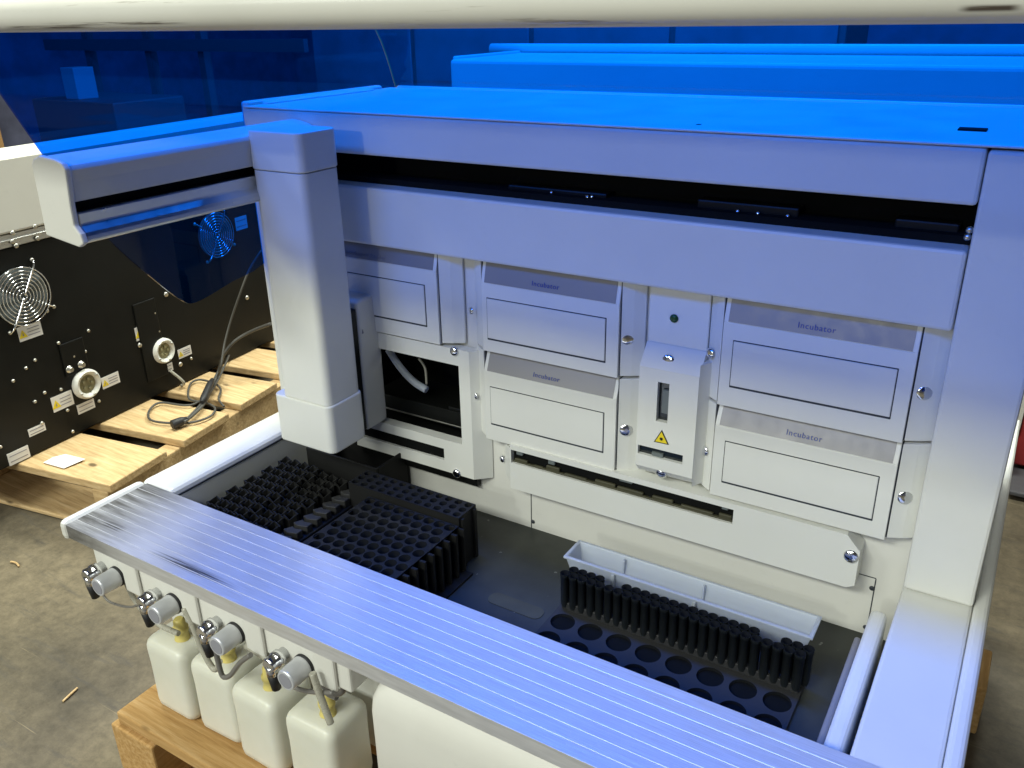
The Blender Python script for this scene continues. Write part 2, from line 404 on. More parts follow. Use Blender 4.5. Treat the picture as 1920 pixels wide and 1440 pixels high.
# back panel: lower sheet with its seam and fixing screws
def back_hole():
    x1 = (aY(858, 690, YM).x + aY(862, 815, YM).x) / 2; a = (aY(724, 657, YM).z + aY(857, 689, YM).z) / 2; b = (aY(728, 797, YM).z + aY(828, 826, YM).z) / 2
    return x1 + .012, a + .02, b - .03
hx_, ha_, hb_ = back_hole()
h = MB(); h.box(hx_, IR, YP, YP + .012, DZ - .01, -.30); h.box(IL, hx_, YP, YP + .012, ha_, -.30); h.box(IL, hx_, YP, YP + .012, DZ - .01, hb_)
sx = aY(996, 925, YP).x; sx2 = aY(1640, 1100, YP).x
h.box(sx - .0007, sx + .0007, YP - .0006, YP, DZ, aY(995, 920, YP).z, 1); h.box(sx2 - .0007, sx2 + .0007, YP - .0006, YP, DZ, aY(1645, 1086, YP).z, 1)
h.box(sx2 - .05, sx2, YP - .0006, YP, aY(1645, 1086, YP).z, aY(1645, 1086, YP).z + .0012, 1)
bp = h.build('back_panel', ['ivory', 'greyline'], A)
for p in ((999, 978), (1635, 1103), (1623, 1176)):
    q = aY(*p, YP - .001); MB().dome(q, (0, -1, 0), .0036, .0015, 12).build('screw', 'greyline', bp)
# inner wall trims on the right and left of the bay
MB().box(-.086, -.066, .60, .985, DZ - .01, -.700).build('inner_rail', 'white2', A, .007, 3)
MB().box(-.0965, -.0885, .60, .955, DZ - .01, -.728).build('inner_rail', 'silver', A, .003, 2)
MB().box(IL + .0005, IL + .002, .70, YP, ZW - .013, ZW - .010).build('inner_seam', 'greyline', A)
MB().box(IL, IR, .69, YP, DZ - .011, DZ).build('deck', 'deck', A)

# gantry beam with slot
h = MB()
h.box(XL + .011, IR - .0012, YF, 1.30, -.1935, ZT - .002)
h.box(XL + .011, IR - .0012, YF, 1.06, -.331, -.241)
h.build('gantry_beam', 'white', A, .004, 2)
h = MB(); h.box(XL + .011, XR - .002, YF - .001, 1.372, ZT - .0015, ZT + .0015)
h.build('top_cover', 'white2', A, .002, 2)
h = MB(); h.box(XL + .002, XL + .02, YF + .002, 1.34, ZT - .03, ZT + .008); h.box(XL + .02, XL + .035, YF + .03, 1.30, ZT - .01, ZT + .006)
h.build('top_rim', 'white2', A, .005, 3)
q0, q1 = aZ(1806, 236, ZT), aZ(1850, 248, ZT)
MB().box(q0.x, q1.x, q1.y - .01, q1.y + .012, ZT - .001, ZT + .0032).build('top_vent', 'dark', A)
q = aZ(1310, 236, ZT); MB().dome((q.x, q.y, ZT + .001), (0, 0, 1), .004, .0012, 12).build('screw', 'dark', A)
MB().tube([(XL + .02, 1.388, ZT - .006), (-.6, 1.388, ZT - .006), (XR - .01, 1.388, ZT - .006)], .010, 14).build('hinge_rod', 'white2', A)
h = MB(); h.box(XL + .02, IR - .002, 1.075, 1.085, -.241, -.1935); h.box(XL + .02, IR - .002, 1.03, 1.07, -.2409, -.232)
sl = h.build('slot_lining', 'dark', A)
for (a, b) in (((955, 345), (1140, 370)), ((1310, 372), (1500, 398)), ((1680, 408), (1800, 425))):
    p, q = aY(*a, 1.05), aY(*b, 1.05)
    MB().box(p.x, q.x, 1.045, 1.07, p.z - .018, p.z).build('cable_carrier', 'black', sl, .002, 2)
for p in ((1034, 361), (1101, 369), (1110, 369), (1383, 396), (1421, 400), (1477, 405)):
    q = aY(*p, 1.04); MB().dome(q, (0, -1, .6), .0026, .002, 10).build('screw', 'chrome', sl)
for p in ((1818, 431), (1814, 444)):
    q = aY(*p, 1.01); MB().dome(q, (0, -1, 0), .004, .004, 10).build('screw', 'steel', sl)

# front ledge: ribbed aluminium
h = MB(); h.box(_L[0], _L[1], _L[2], _L[3], ZW - .022, ZW)
for k in range(1, 8):
    y = _L[2] + (_L[3] - _L[2]) * (k / 8.0); h.box(_L[0] + .001, _L[1], y - .0006, y + .0006, ZW - .001, ZW + .0005, 1)
M['rib'] = plain('rib_highlight', (.86, .86, .88), .34, .7)  # ribs lighter than the ledge; their highlight is put into the colour
h.build('front_ledge', ['ledge', 'rib'], A, .0016, 2)

# ---- module fronts
def pq(*pts): return [aY(px, py, YM) for px, py in pts]
def screw(px, py, y, parent, r=.010, nrm=(0.25, -1, .1), mat='chrome'):
    q = aY(px, py, y); MB().dome(q, nrm, r, .003, 20).build('screw', mat, parent)
def module(name, x0, x1, zt, zb, zs, rect, flR, flL, txt, screws, zslope=.010):
    """drawer front: raised face with chamfered flanks, recessed label strip on top, inset door."""
    h = MB(); yb = YP - .002
    # face (below the strip)
    h.box(x0, x1, YM, yb, zb, zs)
    # sloped top that carries the label strip
    h.prism([(YM, zs), (YM + zslope, zt), (yb, zt), (yb, zs)], 'x', x0, x1)
    # flanks
    for side, fl in ((1, flR), (-1, flL)):
        if not fl: continue
        xe = x1 if side > 0 else x0
        h.prism([(xe + side * .0018, YM + .004), (xe + side * fl * .55, YM + .012), (xe + side * fl, yb - .004), (xe + side * fl, yb), (xe + side * .0018, yb)], 'z', zb + .002, zt)
        if side > 0: h.box(xe, xe + .0018, YM + .0045, yb, zb + .002, zt, 1)
        else: h.box(xe - .0018, xe, YM + .006, yb, zb + .002, zt, 1)
    fr = h.build(name, ['white2', 'greyline'], A, .0015, 2)
    # label strip lies on the slope
    up = Vector((0, zslope, zt - zs)).normalized(); nrm = Vector((0, -up.z, up.y)); 
    m = .006; e = .0007
    def S(x, t): return Vector((x, YM, zs)) + up * t + nrm * e
    Ln = math.hypot(zslope, zt - zs)
    h = MB(); g = nrm * .0006
    a = [S(x0 + m, .001), S(x1 - m, .001), S(x1 - m, Ln - .001), S(x0 + m, Ln - .001)]
    h.add([p - g for p in a] + [p + g * .2 for p in a], [(4, 5, 6, 7), (0, 1, 5, 4), (1, 2, 6, 5), (2, 3, 7, 6), (3, 0, 4, 7)])
    if txt:
        size, tx, tt = .0102, txt[1], txt[2]
        h.text(txt[0], size, S(tx, tt) + nrm * .0008, (1, 0, 0), up, 1 if txt[0] == 'Incubator' else 2)
    h.build('label_strip', ['silver', 'blueink', 'greyink'], fr)
    # inset door: dark reveal and a panel set 1 mm proud inside it
    rx0, rx1, rz0, rz1 = rect; w = .0014
    d = MB(); d.box(rx0, rx1, YM - .0005, YM + .001, rz0, rz1, 1)
    d.box(rx0 + w, rx1 - w, YM - .0018, YM, rz0 + w * 2.4, rz1 - w, 0)
    d.build('drawer_door', ['white2', 'greyline'], fr, .0006, 1)
    for s in screws: screw(*s[:2], YM + .0105, fr, .0098 if len(s) < 3 else s[2], (.55, -1, .15) if len(s) < 3 else s[3])
    return fr
def rect_of(tl, tr, br, bl):
    a, b, c, d = pq(tl, tr, br, bl); return (min(a.x, d.x) * .5 + max(a.x, d.x) * .5, (b.x + c.x) / 2, (c.z + d.z) / 2, (a.z + b.z) / 2)
def mid(a, b, k): p, q = pq(a, b); return (p[k] + q[k]) / 2
LF = (-.5, -1, .1)
# centre column
zc_top = -.325
c_x0, c_x1 = mid((903, 560), (907, 700), 0), mid((1163, 570), (1156, 700), 0)
z1b = mid((910, 655), (1155, 712), 2); z1s = mid((900, 530), (1158, 571), 2)
module('incubator_drawer', c_x0, c_x1, zc_top, z1b, z1s, rect_of((910, 556), (1138, 597), (1135, 681), (916, 637)), .030, .026, ('Incubator', mid((996, 535), (996, 535), 0), .0075), [(1177, 634), (884, 582, .006, LF)])
z2s = mid((906, 699), (1153, 745), 2); z2b = mid((912, 826), (1150, 882), 2); z2t = z1b - .0025
module('incubator_drawer', c_x0, c_x1, z2t, z2b, z2s, rect_of((917, 723), (1134, 774), (1131, 850), (922, 796)), .030, .026, ('Incubator', mid((998, 710), (998, 710), 0), .0075), [(1174, 806), (892, 742, .006, LF)], .012)
# right column
r_x0, r_x1 = mid((1357, 600), (1345, 750), 0), mid((1722, 640), (1700, 800), 0)
z3s = mid((1358, 603), (1712, 661), 2); z3b = mid((1343, 758), (1695, 832), 2)
module('incubator_drawer', r_x0, r_x1, zc_top, z3b, z3s, rect_of((1374, 638), (1686, 690), (1670, 786), (1367, 727)), .034, .024, ('Incubator', mid((1496, 603), (1496, 603), 0), .0075), [(1733, 736, .0095, (.5, -1, .15)), (1332, 662, .007, LF)])
z4t = z3b - .0025; z4s = mid((1342, 801), (1678, 866), 2); z4b = mid((1330, 926), (1660, 1014), 2)
module('incubator_drawer', r_x0, r_x1, z4t, z4b, z4s, rect_of((1358, 828), (1650, 890), (1637, 975), (1353, 907)), .034, .024, ('Incubator', mid((1473, 812), (1473, 812), 0), .0075), [(1697, 932, .0095, (.5, -1, .15)), (1321, 845, .007, LF)], .012)
# left column: plate reader
l_x1 = mid((818, 500), (823, 640), 0); l_x0 = l_x1 - .20; z5b = mid((760, 633), (818, 646), 2); z5s = mid((700, 487), (808, 511), 2)
rd = module('reader_drawer', l_x0, l_x1, zc_top, z5b, z5s, (l_x0 + .02, mid((797, 535), (801, 613), 0), mid((730, 600), (801, 613), 2), mid((720, 520), (797, 535), 2)), .034, 0, ('Absorbance Reader', mid((640, 480), (640, 480), 0), .005), [(832, 573)])
# centre scanner: recessed plate with green lamp, then the barcode scanner block
s_x0, s_x1 = mid((1207, 600), (1207, 600), 0), mid((1322, 600), (1318, 640), 0)
st = mid((1200, 646), (1316, 667), 2)
h = MB(); h.box(s_x0, s_x1, YP - .010, YP - .001, st - .02, zc_top); sp = h.build('status_plate', 'white2', A, .001, 1)
q = aY(1264, 597, YP - .0105); MB().dome(q, (0, -1, 0), .006, .0035, 14).build('status_lamp', 'green', sp)
sb = mid((1195, 884), (1300, 908), 2); sx0 = mid((1200, 700), (1197, 860), 0); sx1 = mid((1314, 700), (1302, 880), 0)
zin = mid((1198, 868), (1295, 893), 2)
h = MB(); y0 = YM - .006
win = (mid((1236, 715), (1234, 780), 0), mid((1258, 715), (1255, 790), 0), mid((1234, 782), (1254, 795), 2), mid((1236, 712), (1258, 718), 2))
slo = (mid((1199, 835), (1199, 850), 0), mid((1283, 850), (1283, 862), 0), mid((1200, 848), (1283, 866), 2), mid((1200, 832), (1283, 849), 2))
stz = st - .028
def slab(z0, z1, holes):      # front slab between two heights with rectangular openings side by side
    xs = sx0
    for a, b in holes: h.box(xs, a, y0, YP - .002, z0, z1); xs = b
    h.box(xs, sx1, y0, YP - .002, z0, z1)
slab(win[3], stz, []); slab(win[2], win[3], [(win[0], win[1])]); slab(slo[3], win[2], []); slab(slo[2], slo[3], [(slo[0], slo[1])]); slab(zin, slo[2], [])
h.prism([(y0, stz), (y0 + .022, st), (YP - .002, st), (YP - .002, stz)], 'x', sx0, sx1)
h.prism([(y0, zin), (YP - .002, zin), (YP - .002, sb), (y0 + .012, sb)], 'x', sx0, sx1)
h.prism([(sx1, y0 + .001), (sx1 + .010, YP - .012), (sx1 + .010, YP - .003), (sx1, YP - .003)], 'z', sb, st - .012)
scn = h.build('barcode_scanner', 'white2', A)
h = MB(); h.box(win[0], win[1], y0 + .008, YP - .004, win[2], win[3]); h.box(win[0] + .006, win[1] - .001, y0 + .004, y0 + .0081, win[2] + .012, win[3] - .012, 1); h.build('scanner_window', ['lens', 'connector_grey'], scn)
h = MB(); h.box(slo[0], slo[1], y0 + .006, YP - .004, slo[2], slo[3]); h.box(slo[0] + .02, slo[1] - .03, y0 + .003, y0 + .0061, slo[2], slo[2] + .006, 1); h.build('scanner_slot', ['lens', 'connector_grey'], scn)
q = aY(1253, 677, y0 + .011); MB().dome(q, (0, -1, .15), .0095, .003, 20).build('screw', 'chrome', scn)
q = aY(1240, 887, y0 + .006); MB().dome(q, (0, -1, -.4), .0085, .005, 18).build('screw', 'chrome', scn)
t = [aY(*p, y0 - .0006) for p in ((1241, 806), (1254, 834), (1226, 828))]
tc_ = (t[0] + t[1] + t[2]) / 3; h = MB()
def tri(k, y, mi):
    ps = [tc_ + (p - tc_) * k for p in t]; ps = [(p.x, p.z) for p in ps]; h.prism(ps, 'y', y, y + .0006, mi)
tri(1.0, y0 - .0010, 1); tri(.80, y0 - .0014, 0)
h.cyl((tc_.x, y0 - .0016, tc_.z), (tc_.x, y0 - .0012, tc_.z), .0022, n=12, mi=1)
for k in range(8):
    a = k * math.pi / 4; c_, s_ = math.cos(a) * .0038, math.sin(a) * .0038
    h.add([(tc_.x + c_ * .3 - s_ * .08, y0 - .0017, tc_.z + s_ * .3 + c_ * .08), (tc_.x + c_ * .3 + s_ * .08, y0 - .0017, tc_.z + s_ * .3 - c_ * .08), (tc_.x + c_, y0 - .0017, tc_.z + s_)], [(0, 1, 2), (2, 1, 0)], 1)
h.build('warning_sign', ['yellow', 'inkblack'], scn)

# washer bay under the reader
w_x1 = mid((893, 660), (893, 900), 0); w_x0 = l_x0; wt = z5b - .003; wb = mid((770, 868), (870, 895), 2)
o_x1, o_zt, o_zb = mid((858, 690), (862, 815), 0), mid((724, 657), (857, 689), 2), mid((728, 797), (828, 826), 2)
yw = YM + .004; s2x = mid((830, 850), (830, 850), 0); s2t, s2b = mid((750, 818), (830, 846), 2), mid((755, 840), (830, 866), 2)
h = MB(); h.box(w_x0, w_x1 - .012, yw, YM + .023, o_zt, wt); h.box(o_x1, w_x1 - .012, yw, YM + .023, o_zb, o_zt)
h.box(w_x0, w_x1 - .012, yw, YM + .023, s2t, o_zb); h.box(s2x, w_x1 - .012, yw, YM + .023, s2b, s2t); h.box(w_x0, w_x1 - .012, yw, YM + .023, wb, s2b)
h.prism([(w_x1 - .012, yw), (w_x1 + .012, YP - .002), (w_x1 - .012, YP + .012)], 'z', wb, wt)
wsh = h.build('washer_frame', 'white2', A)
h = MB()
h.box(w_x0 - .01, o_x1 + .02, YP + .14, YP + .15, o_zb - .03, o_zt + .02); h.box(w_x0 - .01, o_x1 + .011, YP + .021, YP + .139, o_zt + .005, o_zt + .015); h.box(w_x0 - .01, w_x0 - .004, YP + .021, YP + .139, o_zb - .019, o_zt + .0049); h.box(o_x1 + .012, o_x1 + .02, YP + .03, YP + .15, o_zb - .03, o_zt + .02); h.box(w_x0, o_x1 + .02, YP + .03, YP + .15, o_zb - .03, o_zb - .02)
h.box(w_x0 + .001, s2x - .0005, yw + .004, yw + .009, s2b + .0005, s2t - .0005)
h.build('washer_cavity', 'dark', wsh)
h = MB(); h.box(w_x0 + .01, o_x1 + .010, YP + .022, YP + .11, o_zb - .001, o_zb + .030); h.box(w_x0 + .01, o_x1 + .008, YP + .020, YP + .022, o_zb + .002, o_zb + .005, 1); h.box(o_x1 - .06, o_x1 + .005, YP + .024, YP + .1, o_zb + .030, o_zb + .036)
h.build('plate_carrier', ['black', 'zinc'], wsh, .002, 2)
h = MB(); h.box(o_x1 - .055, o_x1 + .01, YP + .04, YP + .08, o_zt - .022, o_zt - .004); h.box(w_x0, o_x1 + .01, YP + .05, YP + .07, o_zt - .010, o_zt + .004)
h.build('manifold_bar', 'socket_in', wsh, .002, 2)
yt = YP + .035; pts = [aY(*p, yt) for p in ((728, 655), (750, 688), (775, 715), (800, 731))]
MB().tube(pts, .0065, 12).build('wash_hose', 'trough', wsh)
pts = [aY(*p, yt + .006) for p in ((785, 672), (797, 690), (800, 720))]; MB().tube(pts, .0022, 8).build('wash_hose', 'hose', wsh)
q = aY(852, 658, yw); MB().dome(q, (0, -1, .1), .0080, .005, 18).build('screw', 'chrome', wsh)
q = aY(857, 887, yw); MB().dome(q, (0, -1, .1), .0080, .005, 18).build('screw', 'chrome', wsh)
MB().box(w_x0, w_x1 - .014, yw + .012, YP - .001, wb - .02, wb - .0005).build('under_frame_shadow', 'black', wsh)  # black strip standing in for the shadow under the washer frame

# connector bracket with its long cut-out
yb_ = YM - .004
tl, tr = aY(953, 833, yb_), aY(1592, 1003, yb_); bl, br = aY(960, 918, yb_), aY(1572, 1094, yb_)
bzt, bzb = (tl.z + tr.z) / 2, (bl.z + br.z) / 2; bx0, bx1 = (tl.x + bl.x) / 2, aY(1610, 1050, yb_).x
c0, c1 = aY(958, 848, yb_), aY(1375, 962, yb_); czt = (aY(967, 846, yb_).z + aY(1355, 950, yb_).z) / 2; czb = (aY(958, 868, yb_).z + aY(1372, 982, yb_).z) / 2
h = MB()
h.box(bx0, c1.x, yb_, YP - .001, czt, bzt); h.box(bx0, c1.x, yb_, YP - .001, bzb, czb); h.box(bx0, c0.x, yb_, YP - .001, czb, czt)
h.prism([(c1.x, bzb), (bx1 - .010, bzb), (bx1, bzb + .006), (bx1, bzt - .020), (bx1 - .018, bzt), (c1.x, bzt)], 'y', yb_, YP - .001)
h.prism([(bx0, yb_), (bx0, YP - .003), (bx0 - .022, YP - .003), (bx0 - .022, YP - .012)], 'z', bzb + .012, bzt - .008)
brk = h.build('connector_bracket', 'white2', A)
h = MB(); h.box(c0.x, c1.x, yb_ + .009, YP - .002, czb, czt); h.build('bracket_cavity', 'dark', brk)
random.seed(3); x = c0.x + .004
ob = MB(); ob.box(c0.x + .001, c1.x - .001, yb_ + .003, yb_ + .0089, czb + .0002, czb + .003)
while x < c1.x - .02:
    w = random.uniform(.015, .05); w = min(w, c1.x - x - .003)
    ob.box(x, x + w, yb_ + .0035, yb_ + .0085, czb + .0005, czb + random.uniform(.004, .010))
    if random.random() < .6: MB().box(x + .003, x + .003 + w * .5, yb_ + .004, yb_ + .0085, czt - random.uniform(.006, .011), czt - .0005).build('connector', 'connector_grey', brk, .001, 1)
    x += w + random.uniform(.002, .016)
ob.build('circuit_board', 'pcb', brk, .001, 1)
q = aY(943, 860, YP - .008); MB().dome(q, (-.5, -1, .1), .0065, .005, 16).build('screw', 'chrome', brk)
q = aY(1599, 1044, yb_); q.x = bx1 + .0; MB().dome(aY(1596, 1043, yb_), (.1, -1, .1), .0095, .004, 16).build('screw', 'chrome', brk)

# deck fittings: well plate in front of the tubes, drain slot
pl0 = aZ(1055, 1168, DZ + .003); pit = .0425
px0 = pl0.x - pit / 2; ny_ = 3; y1_ = pl0.y + pit / 2
h = MB(); h.holeplate(px0, px0 + pit * 8, y1_ - pit * ny_, y1_, DZ + .005, 8, ny_, .0172, .0045, n=32)
h.box(px0, px0 + pit * 8, y1_ + .0002, y1_ + .06, DZ + .0005, DZ + .005)
h.build('well_plate', ['plate', 'dark'], A)
q0, q1 = aZ(920, 1122, DZ), aZ(1015, 1150, DZ)
MB().prism(rrect((q0.x + q1.x) / 2, (q0.y + q1.y) / 2, abs(q1.x - q0.x) / 2 + .004, .013, .011), 'z', DZ - .003, DZ + .0008).build('drain_slot', 'pcb', A)

# gantry arm, running forward from the beam on the left
ya = .585
def capx(px, py): p = aY(px, py, ya); return (p.x, p.z)
cap = [capx(*p) for p in ((58, 308), (62, 298), (72, 292), (100, 299), (114, 306), (121, 318), (125, 345), (131, 388), (138, 424), (150, 440), (156, 458), (148, 464), (86, 441))]
up_ = [capx(*p) for p in ((62, 304), (72, 294.5), (88, 299), (106, 306.5), (115, 313), (119, 322), (121, 345), (127, 383), (74, 366))]
lo_ = [capx(*p) for p in ((132.5, 402), (137, 426), (147, 440), (150, 447), (153, 457), (148, 460), (100, 442), (90, 402))]
inn = [capx(*p) for p in ((80, 360), (112, 368), (118, 415), (90, 410))]
gm = MB(); gm.prism(up_, 'y', ya + .0085, YF + .02)
arm = gm.build('gantry_arm', 'white', A, .003, 2)
MB().prism(cap, 'y', ya, ya + .008).build('arm_end_cap', 'ivory', arm, .002, 2)
MB().prism(lo_, 'y', ya + .0085, YF + .02).build('arm_rail', 'steel', arm, .002, 2)
MB().prism(inn, 'y', ya + .0085, YF + .02).build('arm_slot', 'dark', arm)
q = aY(150, 392, ya + .03); MB().box(q.x - .006, q.x + .002, ya + .018, ya + .03, q.z - .004, q.z + .003).build('belt_clamp', 'white2', arm, .001, 1)

# pipetting column on the arm
yc0, yc1 = .868, .945
cx0, cx1 = aY(466, 240, yc0).x, aY(570, 300, yc0).x
ct, cb = aY(510, 247, yc0).z, aY(540, 822, yc0).z
zseam = aY(590, 757, yc0).z; zcap = aY(520, 322, yc0).z
cx0 -= .007; cx1 -= .007
def col(x0, x1, y0, y1, z0, z1): return MB().prism(rrect((x0 + x1) / 2, (y0 + y1) / 2, (x1 - x0) / 2, (y1 - y0) / 2, .012, 6), 'z', z0, z1)
clm = col(cx0, cx1, yc0, yc1, zseam, zcap - .0012).build('pipetting_column', 'white2', A, .001, 2)
col(cx0 - .001, cx1 + .001, yc0 - .001, yc1 + .001, zcap, ct).build('column_cap', 'white2', clm, .0025, 3)
col(cx0 - .018, cx1 + .0025, yc0 - .0025, yc1 + .002, cb - .004, zseam - .0004).build('column_foot', 'white2', clm, .003, 3)
yh0 = yc1 + .026
hx1 = (aY(674, 620, yh0).x + aY(687, 790, yh0).x) / 2; yh1 = (aX(715, 640, hx1).y + aX(727, 770, hx1).y) / 2
hz0 = aX(691, 808, hx1).z; hz1 = aX(690, 556, hx1).z
MB().box(cx0 + .02, hx1 - .001, yc1 + .003, yh0 - .0003, hz0 + .004, hz1 - .012).build('head_guide', 'black', clm, .002, 2)
MB().box(hx1 - .055, hx1, yh0, yh1, hz0, hz1).build('pipette_head', 'white2', clm, .006, 4)
q = aX(680, 622, hx1 + .0005); MB().prism([(q.y - .002, q.z - .003), (q.y + .002, q.z - .003), (q.y, q.z + .004)], 'x', q.x, q.x + .0006).build('head_mark', 'greyink', clm)

# raised blue lid
lp = [(.385, .006), (.40, .045), (.46, .085), (.60, .115), (.82, .122), (1.08, .095), (1.25, .045), (1.345, -.03), (1.392, -.135)]
def smooth(P, sub=5):
    P = [Vector((a, b, 0)) for a, b in P]; Q = []
    for i in range(len(P) - 1):
        a, b, c, d = P[max(i - 1, 0)], P[i], P[i + 1], P[min(i + 2, len(P) - 1)]
        for k in range(sub):
            t = k / sub; v = .5 * ((2 * b) + (c - a) * t + (2 * a - 5 * b + 4 * c - d) * t * t + (3 * b - a - 3 * c + d) * t ** 3); Q.append((v.x, v.y))
    Q.append((P[-1].x, P[-1].y)); return Q
ls = smooth(lp); th = .004
outer = []
for i, (y, z) in enumerate(ls):
    a, b = ls[max(i - 1, 0)], ls[min(i + 1, len(ls) - 1)]; d = math.hypot(b[0] - a[0], b[1] - a[1]) or 1
    outer.append((y - (b[1] - a[1]) / d * th, z + (b[0] - a[0]) / d * th))
SL, SR = -1.130, .050
lid = MB().prism(ls + outer[::-1], 'x', SL + .0045, SR - .0045, smooth=False).build('lid', 'acrylic', A)
import bmesh
bm_ = bmesh.new(); bm_.from_mesh(lid.data)      # the sheet's two ends are bonded to the side panels
bm_.faces.ensure_lookup_table(); bmesh.ops.delete(bm_, geom=[f for f in bm_.faces if abs(f.normal.x) > .9], context='FACES_ONLY'); bm_.to_mesh(lid.data); bm_.free()
for p in lid.data.polygons: p.use_smooth = abs(p.normal.x) < .5
edge = [aX(*p, SL) for p in ((-82, 60), (0, 177), (77, 287), (152, 388), (215, 461), (300, 535), (337, 562), (357, 568), (385, 556), (433, 527), (500, 487))]
side = [(p.y, p.z) for p in edge] + [(1.20, -.30), (1.37, -.18), (1.392, -.135)]
side = smooth(side, 3)
poly = side + [p for p in ls[::-1] if p[1] > .0 or p[0] > 1.3]
for x0 in (SL, SR - .004):
    MB().prism(poly, 'x', x0, x0 + .004).build('lid_side', 'acrylic', lid)
bc = aY(960, 20, .385)
SCUFFS = []
for a, b in (((70, 42), (375, 46)), ((0, 50), (180, 53)), ((1790, 14), (1925, 17))):
    p, q = aY(*a, .376), aY(*b, .376); SCUFFS.append((p.x, q.x, (p.z + q.z) / 2 - .0016, (p.z + q.z) / 2 + .0016))
M['bar'] = mat_bar()
hb = MB(); hb.tube([(SL - .03, .385, .0035), (-.55, .385, .0035), (SR + .03, .385, .0035)], .0112, 24)
hb.build('lid_handle', 'bar', lid)

# fluid connector block below the ledge
ym = .578
mx0, mx1 = aY(176, 1040, ym).x, aY(655, 1262, ym).x
mz0 = aY(627, 1286, ym).z; h = MB(); h.box(mx0, mx1, ym, .70, mz0, ZW - .0225); 
ks = [aY(*p, ym) for p in ((222, 1080), (328, 1131), (444, 1186), (572, 1247))]
for k in ks: h.box(k.x + .022, k.x + .056, ym - .006, ym, mz0 - .004, ZW - .026)
blk = h.build('connector_block', 'ivory', A, .003, 2)
for i, k in enumerate(ks):
    z = k.z + .001
    kn = MB(); kn.cyl((k.x, ym - .004, z), (k.x, ym - .034, z), .0145, n=28, prof=[(0, .0150), (.02, .0150), (.9, .0142), (1, .0130)])
    kn.cyl((k.x, ym - .0335, z), (k.x, ym - .0346, z), .0105, n=24, mi=1)
    kn.cyl((k.x, ym + .001, z), (k.x, ym - .004, z), .0158, n=28, mi=2)
    kn.build('port_knob', ['knob', 'knobface', 'rubber'], blk)
    x = k.x - .034
    cn = MB(); cn.cyl((x, ym + .001, z + .004), (x, ym - .030, z + .004), .0105, n=24, prof=[(0, .0085), (.3, .0085), (.31, .0112), (.62, .0112), (.63, .0095), (.9, .0105), (1, .008)])
    cn.cyl((x, ym - .024, z + .002), (x, ym - .024, z - .012), .0075, n=18)
    cn.build('metal_coupling', 'chrome', blk)
    MB().cyl((x, ym - .024, z - .010), (x + .001, ym - .022, z - .036), .0075, .0062, n=16).build('strain_relief', 'rubber', blk)
def hose(pts, r, mat): MB().tube(pts, r, 10).build('fluid_tube', mat, blk)
def hp(y, *pts): return [aY(px, py, y) for px, py in pts]
hose(hp(.585, (237, 1092), (250, 1120), (270, 1147), (300, 1172), (335, 1188)), .0040, 'hose')
hose(hp(.572, (345, 1140), (362, 1175), (378, 1215), (395, 1247), (405, 1255), (412, 1240)), .0042, 'hose')
hose(hp(.560, (403, 1215), (410, 1245), (418, 1268), (432, 1266), (450, 1243), (470, 1228)), .0036, 'darkhose')
hose(hp(.575, (460, 1210), (480, 1222), (502, 1236)), .0040, 'hose')
hose(hp(.565, (533, 1278), (560, 1292), (590, 1298), (625, 1299)), .0030, 'darkhose')
hose(hp(.560, (586, 1262), (597, 1295), (610, 1330), (620, 1356)), .0046, 'hose')
hose(hp(.580, (190, 1110), (205, 1128), (240, 1138), (262, 1133)), .0018, 'darkhose')
hose(hp(.60, (604, 1280), (620, 1300), (640, 1298), (646, 1280), (630, 1276), (612, 1296), (632, 1308)), .0042, 'darkhose')

# ------------------------------------------------------------------ loose things on the deck
def obj_loc(x, y, z): return (x, y, z)
# black chute box behind the left rack
zb_ = -.700
p0, p1 = aZ(573, 838, zb_), aZ(690, 872, zb_)
T = thing('waste_chute', 'tall black open box under the pipetting column, behind the racks', 'box', (-.93, .99, DZ))
h = MB(); bx0_, bx1_, by0_, by1_ = p0.x, aY(761, 845, 1.03).x, p0.y - .0, YP - .004
h.box(bx0_, bx1_, by0_, by0_ + .004, DZ, zb_); h.box(bx0_, bx0_ + .004, by0_ + .0041, by1_ - .0041, DZ, zb_); h.box(bx1_ - .004, bx1_, by0_ + .0041, by1_ - .0041, DZ, zb_); h.box(bx0_, bx1_, by1_ - .004, by1_, DZ, zb_ + .02)
h.box(bx0_ + .005, bx1_ - .005, by0_ + .005, by1_ - .005, DZ, DZ + .01)
h.build('chute_wall', 'rack', T, .001, 1)
# front perforated rack
zr = -.705
c = [aZ(*p, zr) for p in ((690, 932), (862, 985), (815, 1068), (575, 1008))]
fx0, fx1 = c[0].x, c[1].x; fy1 = (c[0].y + c[1].y) / 2; fy0 = .71
T = thing('perforated_rack', 'black rack with large round holes and slotted right flank, nearer the ledge', 'rack', ((fx0 + fx1) / 2, (fy0 + fy1) / 2, DZ), 'black racks on the deck')
h = MB(); h.holeplate(fx0, fx1, fy0, fy1, zr, 9, 9, .0088, .045, n=20, stagger=True)
h.build('rack_top', ['rack', 'dark'], T)
h = MB(); h.box(fx0, fx0 + .003, fy0, fy1, DZ, zr - .0022); h.box(fx0 + .0031, fx1 - .0031, fy0, fy0 + .003, DZ, zr - .0022); h.box(fx0 + .0031, fx1 - .0031, fy1 - .003, fy1, DZ, zr - .0022)
n_ = 9; dy = (fy1 - fy0) / n_
for k in range(n_ + 1):
    y = fy0 + k * dy; h.box(fx1 - .003, fx1 + .010, max(y - .0022, fy0), min(y + .0022, fy1), DZ, zr - .0024)
h.box(fx1 - .003, fx1, fy0, fy1, DZ, DZ + .022)
h.box(fx1 + .0001, fx1 + .022, fy0, fy1, DZ + .0003, DZ + .004)
h.build('rack_frame', 'rack', T)
